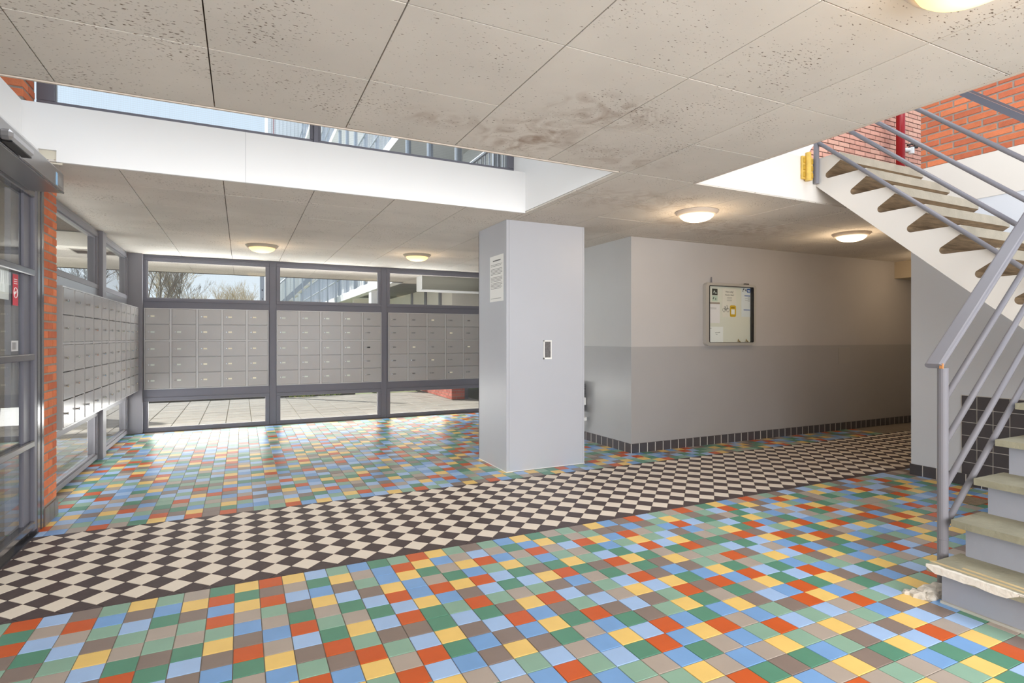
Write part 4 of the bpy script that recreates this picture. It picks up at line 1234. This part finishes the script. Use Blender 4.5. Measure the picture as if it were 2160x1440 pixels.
for k in range(60):
    a = rng.uniform(0, 2 * PI); x, y = 1.35 + rng.uniform(-0.5, 0.7), 13.22 + rng.uniform(-0.1, 0.1)
    r, h = rng.uniform(0.05, 0.12), rng.uniform(0.02, 0.11)
    p = Vector((x, y, 0.0)); t_ = p + Vector((r * math.cos(a), r * math.sin(a), h)); s_ = Vector((-math.sin(a), math.cos(a), 0)) * 0.018
    q.add([p, (p + t_) / 2 + s_ + Vector((0, 0, .02)), t_, (p + t_) / 2 - s_ + Vector((0, 0, .02))], [(0, 1, 2, 3)])
q.build('leaves', mat('weed_green', (140, 160, 80), .8), wd)
for k in range(7):
    x, y, z = 1.2 + rng.uniform(-0.2, 0.25), 13.2 + rng.uniform(-0.05, 0.05), rng.uniform(0.07, 0.13)
    fl_.lathe([(0.0, 0.0), (0.03, 0.006), (0.026, 0.014), (0.0, 0.018)], (x, y, z), 10).tube((x, y, 0), (x, y, z), 0.003, n=5)
fl_.build('flowers', mat('flower_yellow', (244, 206, 40), .6), wd)

# soffit of the overhanging roof
so = MB().box(-6.5, 2.9, 9.3, 11.72, ZC + 0.012, 2.85).box(2.9, 9, 9.3, 17.0, ZC + 0.012, 2.68).box(-6.5, -1.45, 5.5, 9.3, ZC + 0.012, 2.85).box(-2.4, -1.45, -3, 5.5, ZC + 0.012, 2.85).build('ceiling_outdoor', MATS['panel_joint_dark'], kind='structure', label='panelled roof soffit outside the windows')
som = MB().box(-PP / 2 + .002, PP / 2 - .002, -PP / 2 + .002, PP / 2 - .002, 0, 0.014).mesh('ceiling_panel', M_CEIL)
for a in range(-9, 13):
    for b in range(-6, 24):
        x, y = P0X + PP * (a + .5), P0Y + PP * (b + .5)
        if 9.6 < y < 17 and (y < 11.6 or x > 3.2):
            inst('ceiling_panel', som, so, (x, y, ZC))
        elif x < -1.75 and a > -8 and -1 < y <= 9.6 and (y > 5.8 or x > -2.3):
            inst('ceiling_panel', som, so, (x, y, ZC))
q = MB().box(-2.4, -1.45, 3.0, 3.2, 2.2, ZC).box(-6.5, -1.45, 7.6, 7.8, 2.32, ZC).build('soffit_beam', M_BEIGE, so)
lamp(4.46, 16.3, 'lamp in the covered passage behind the right high window', M_RIM, M_GLOWW, 1, 8, WARM)
wo_ = MB().box(-6.6, -5.4, -3, 8.5, -0.06, 6.0).build('wall_outdoor', M_BEIGE, kind='structure', label='beige outdoor wall left of the entrance door, raised to block the sun')  # out of view; extra height added to keep sun off the lobby floor
for k in range(7):
    MB().box(-5.402, -5.395, -2.5 + k * 1.6, -2.485 + k * 1.6, 0, ZC).build('panel_joint', MATS['grey_label'], wo_)

MB().box(-6.5, -3.32, 12.2, 12.4, 0, 2.6).build('wall_garden', mat('garden_wall_white', (240, 237, 230), .9), kind='structure', label='pale garden wall seen through the door glass')

# covered passage and entrance to the right of the court
eb = thing('entrance_beam', (4.0, 10.25, 2.2), 'grey boxed beam hanging under the passage soffit behind the right high window', 'beam')
MB().box(3.03, 6.5, 10.12, 10.40, 2.215, ZC).build('box', mat('beam_greygreen', (150, 148, 138), .8), eb)
MB().box(3.02, 6.5, 10.10, 10.42, 2.195, 2.216).box(3.015, 3.03, 10.1, 10.42, 2.2, ZC).build('edging', M_WHITE, eb)
en = thing('entrance_block', (4.0, 11.2, 0), 'beige entrance wing with a brick base behind the right windows', 'building')
MB().box(4.02, 6.5, 11.22, 17, 1.1, ZC).build('upper_wall', M_BEIGE, en)
bw = MB().box(4.012, 4.3, 11.21, 17, 0, 1.1).build('brick_base', M_MORTAR, en)
MB().box(4.3, 4.42, 11.3, 12, 0.0, 2.3).build('door_leaf', M_STEEL, en)
for yy in (11.9, 13.0, 14.2):
    MB().box(3.99, 4.03, yy, yy + 0.14, 1.1, ZC).build('frame_post', M_STEEL, en)
def bricks_sub(parent, ax, c, u0, u1, z0, z1, out, mats, nmax=290):
    L_, Hh, J = 0.21, 0.052, 0.0105
    ms = [MB().box(-L_ / 2, L_ / 2, -0.02, 0.02, -Hh / 2, Hh / 2).mesh('brick', m) for m in mats]
    z, row, n = z0 + J, 0, 0
    while z + Hh < z1 and n < nmax:
        u = u0 - (0 if row % 2 else (L_ + J) / 2)
        while u < u1 and n < nmax:
            a, b = max(u, u0), min(u + L_, u1)
            if b - a > 0.02:
                o = bpy.data.objects.new('brick', ms[rng.randrange(len(ms))]); put(o, parent)
                o.location = (Vector((c - out * 0.014, (a + b) / 2, z + Hh / 2)) if ax == 'x' else Vector(((a + b) / 2, c - out * 0.014, z + Hh / 2))) - org(parent)
                o.rotation_euler = (0, 0, PI / 2 if ax == 'x' else 0); o.scale = ((b - a) / L_, 1, 1); n += 1
            u += L_ + J
        z += Hh + J; row += 1
M_BR2 = [mat('red_brick_a', (178, 106, 92), .9, rand=.08), mat('red_brick_b', (164, 92, 80), .9, rand=.08)]
bricks_sub(bw, 'x', 4.012, 11.21, 13.8, 0.0, 0.62, -1, M_BR2)
bricks_sub(bw, 'y', 11.21, 4.012, 4.3, 0.0, 0.62, -1, M_BR2)
MB().box(3.0, 8.5, 17.0, 17.2, -0.05, 2.48).build('wall_passage_end', M_BEIGE, kind='structure', label='beige end wall of the covered passage')

# gallery apartment wing
gb = thing('apartment_building', (3.2, 20, 0), 'pale gallery apartment wing with white slabs and steel posts beyond the windows', 'building')
FL = [2.475, 5.35, 8.25, 11.1, 14.0]
for z in FL:
    MB().box(2.87, 4.6, 11.75 if z < 3 else 5.0, 33, z, z + 0.205).build('gallery_slab', M_CLADW, gb)
for k in range(4):
    z0 = FL[k] + 0.205
    for j in range(47):
        MB().box(4.4 - (j % 2) * 0.03, 4.44, 5.0 + j * 0.6, 5.0 + j * 0.6 + 0.59, z0, FL[k + 1]).build('cladding_panel', M_CLAD, gb)
    for zz in (0.55, 1.10):
        MB().tube((2.93, 5.0, z0 + zz), (2.93, 33, z0 + zz), 0.028, n=8).build('rail', M_GALV, gb)
    if k < 3:
        q = MB()
        for j in range(198):
            y = 5.05 + j * 0.14
            q.box(2.925, 2.937, y, y + 0.012, z0 + 0.05, z0 + 1.1)
        q.build('balusters', M_GALV, gb, kind='stuff')
for j in range(20):
    y = 5.2 + j * 1.42
    MB().tube((2.98, y, 2.68), (2.98, y, 14.0), 0.055, n=10).build('post', M_GALV, gb)
MB().box(2.9, 3.05, 14.0, 14.3, 0, 2.475).build('ground_column', M_WHITE, gb)
MB().box(4.3, 4.5, 17.2, 33, 0, 2.475).build('ground_wall', mat('brown_wall', (165, 145, 130), .9), gb)
tw_ = thing('stair_tower', (2.5, 33.5, 0), 'tall grey clad stair tower closing the far end of the gallery wing', 'building')
q = MB().box(1.32, 6, 34, 38, 0, 17).build('core', M_CLAD, tw_)
for j in range(22):
    MB().box(1.32 + j * 0.2, 1.32 + j * 0.2 + 0.185, 33.95, 34.02, 0, 17).build('cladding_panel', M_CLAD, tw_)
MB().box(1.60, 1.64, 33.90, 33.96, 0, 17).build('downpipe', mat('faded_red', (205, 150, 150), .6), tw_)
es = thing('outdoor_stairs', (1.6, 20, 0), 'white outdoor stair flight with galvanised posts beyond the middle high window', 'stairs')
for k in range(12):
    MB().box(0.72 + k * 0.17, 1.0 + k * 0.17, 19.4, 20.6, 2.0 + k * 0.17, 2.05 + k * 0.17).build('tread', M_CLADW, es)
MB().prism([(0.72, 1.85), (2.9, 4.03), (2.9, 4.23), (0.72, 2.05)], 'y', 19.30, 19.36).build('stringer', M_GALV, es)
for k in range(9):
    MB().tube((0.75 + k * 0.26, 19.28, 0), (0.75 + k * 0.26, 19.28, 3.2 + k * 0.26), 0.024, n=8).build('post', M_GALV, es)
for dz in (0.6, 1.05):
    MB().tube((0.72, 19.27, 2.05 + dz), (2.9, 19.27, 4.23 + dz), 0.026, n=8).build('rail', M_GALV, es)
cp = thing('court_post', (0.415, 13.6, 0), 'pale steel post standing outside at the right of the left high window', 'post')
MB().box(0.37, 0.46, 13.55, 13.64, 0, 2.9, bev=0.01).build('shaft', M_GALV, cp)
q = MB()
for k in range(4): q.box(0.41, 0.425, 13.54, 13.552, 1.75 + k * 0.2, 1.79 + k * 0.2)
q.build('slots', M_BLACK, cp)

# bare trees
def tree_mesh(name, seed, h, m, spread=0.5, depth=6):
    r_ = random.Random(seed)
    q = MB()
    def grow(p, d, ln, rad, lv):
        n_ = 3
        for s_ in range(n_):
            d2 = (d + Vector((r_.uniform(-1, 1), r_.uniform(-1, 1), r_.uniform(-.3, .6))) * 0.13).normalized()
            p2 = p + d2 * ln / n_
            r2 = rad * 0.88
            q.tube(p, p2, rad, r2, n=6 if lv < 2 else 4 if lv < 4 else 3, cap=False)
            if lv > 0 and lv < depth and r_.random() < 0.5:
                side(p2, d2, ln * r_.uniform(0.45, 0.7), r2 * 0.55, lv + 1)
            p, d, rad = p2, d2, r2
        if lv < depth:
            for k in range(2 if lv else 3):
                side(p, d, ln * r_.uniform(0.68, 0.85), rad * 0.75, lv + 1)
    def side(p, d, ln, rad, lv):
        a = Vector((r_.uniform(-1, 1), r_.uniform(-1, 1), r_.uniform(-0.2, 0.7)))
        grow(p, (d + a * spread).normalized(), ln, max(rad, 0.0045), lv)
    grow(Vector((0, 0, -0.1)), Vector((0, 0, 1)), h * 0.22, h * 0.011, 0)
    return q.mesh(name, m)
T1 = tree_mesh('bare_tree', 3, 8.5, M_BARK)
T2 = tree_mesh('bare_tree', 8, 7.5, M_BARK2, 0.42)
T3 = tree_mesh('bare_tree', 15, 7.0, M_BARK2, 0.6)
for k, (px, Y, me, sc, rz, lb) in enumerate((
        (348, 24, T1, 1.0, 0.3, 'dark bare tree with a forked trunk at the left of the left high window'),
        (392, 27, T1, 0.8, 2.0, 'dark bare tree second from the left in the left high window'),
        (322, 31, T3, 1.05, 1.2, 'bare tree at the very left edge of the left high window'),
        (428, 34, T2, 0.70, 4.1, 'pale bare tree left of the middle of the left high window'),
        (458, 33, T2, 0.74, 0.9, 'tall pale bare tree in the middle of the left high window'),
        (490, 36, T3, 0.72, 2.6, 'yellowish bare tree right of the middle of the left high window'),
        (512, 34, T2, 0.76, 5.2, 'tall yellowish bare tree at the right of the left high window'),
        (540, 38, T3, 0.72, 3.4, 'small bare tree behind the pale post outside'),
        (238, 22, T1, 1.1, 4.5, 'bare tree seen through the further high window of the left wall'),
        (205, 24, T3, 1.2, 0.2, 'bare tree seen behind the post of the left wall'),
        (165, 26, T1, 0.95, 5.6, 'bare tree low in the nearer high window of the left wall'))):
    r_ = (px - 1080) / F_PX
    c_, s_ = math.cos(TH), math.sin(TH)
    X = Y * (c_ * r_ + s_) / (c_ - s_ * r_)
    o = bpy.data.objects.new('bare_tree', me)
    put(o, None, None, lb, 'tree', 'bare trees beyond the court')
    o.location = (X, Y, -0.06); o.rotation_euler = (0, 0, rz); o.scale = (sc, sc, sc)
bu = MB()
for k in range(900):
    x, y = rng.uniform(-9, 1.0), rng.uniform(40, 42)
    a = rng.uniform(0, 6.28)
    h = rng.uniform(0.8, 3.4)
    bu.tube((x, y, 0), (x + rng.uniform(-.5, .5), y + rng.uniform(-.4, .4), h), 0.02, 0.006, n=3, cap=False)
tag_ = bu.build('hedge', mat('hedge_twig', (176, 166, 138), .9), label='bare brushwood hedge along the back of the lawn', cat='hedge', kind='stuff')
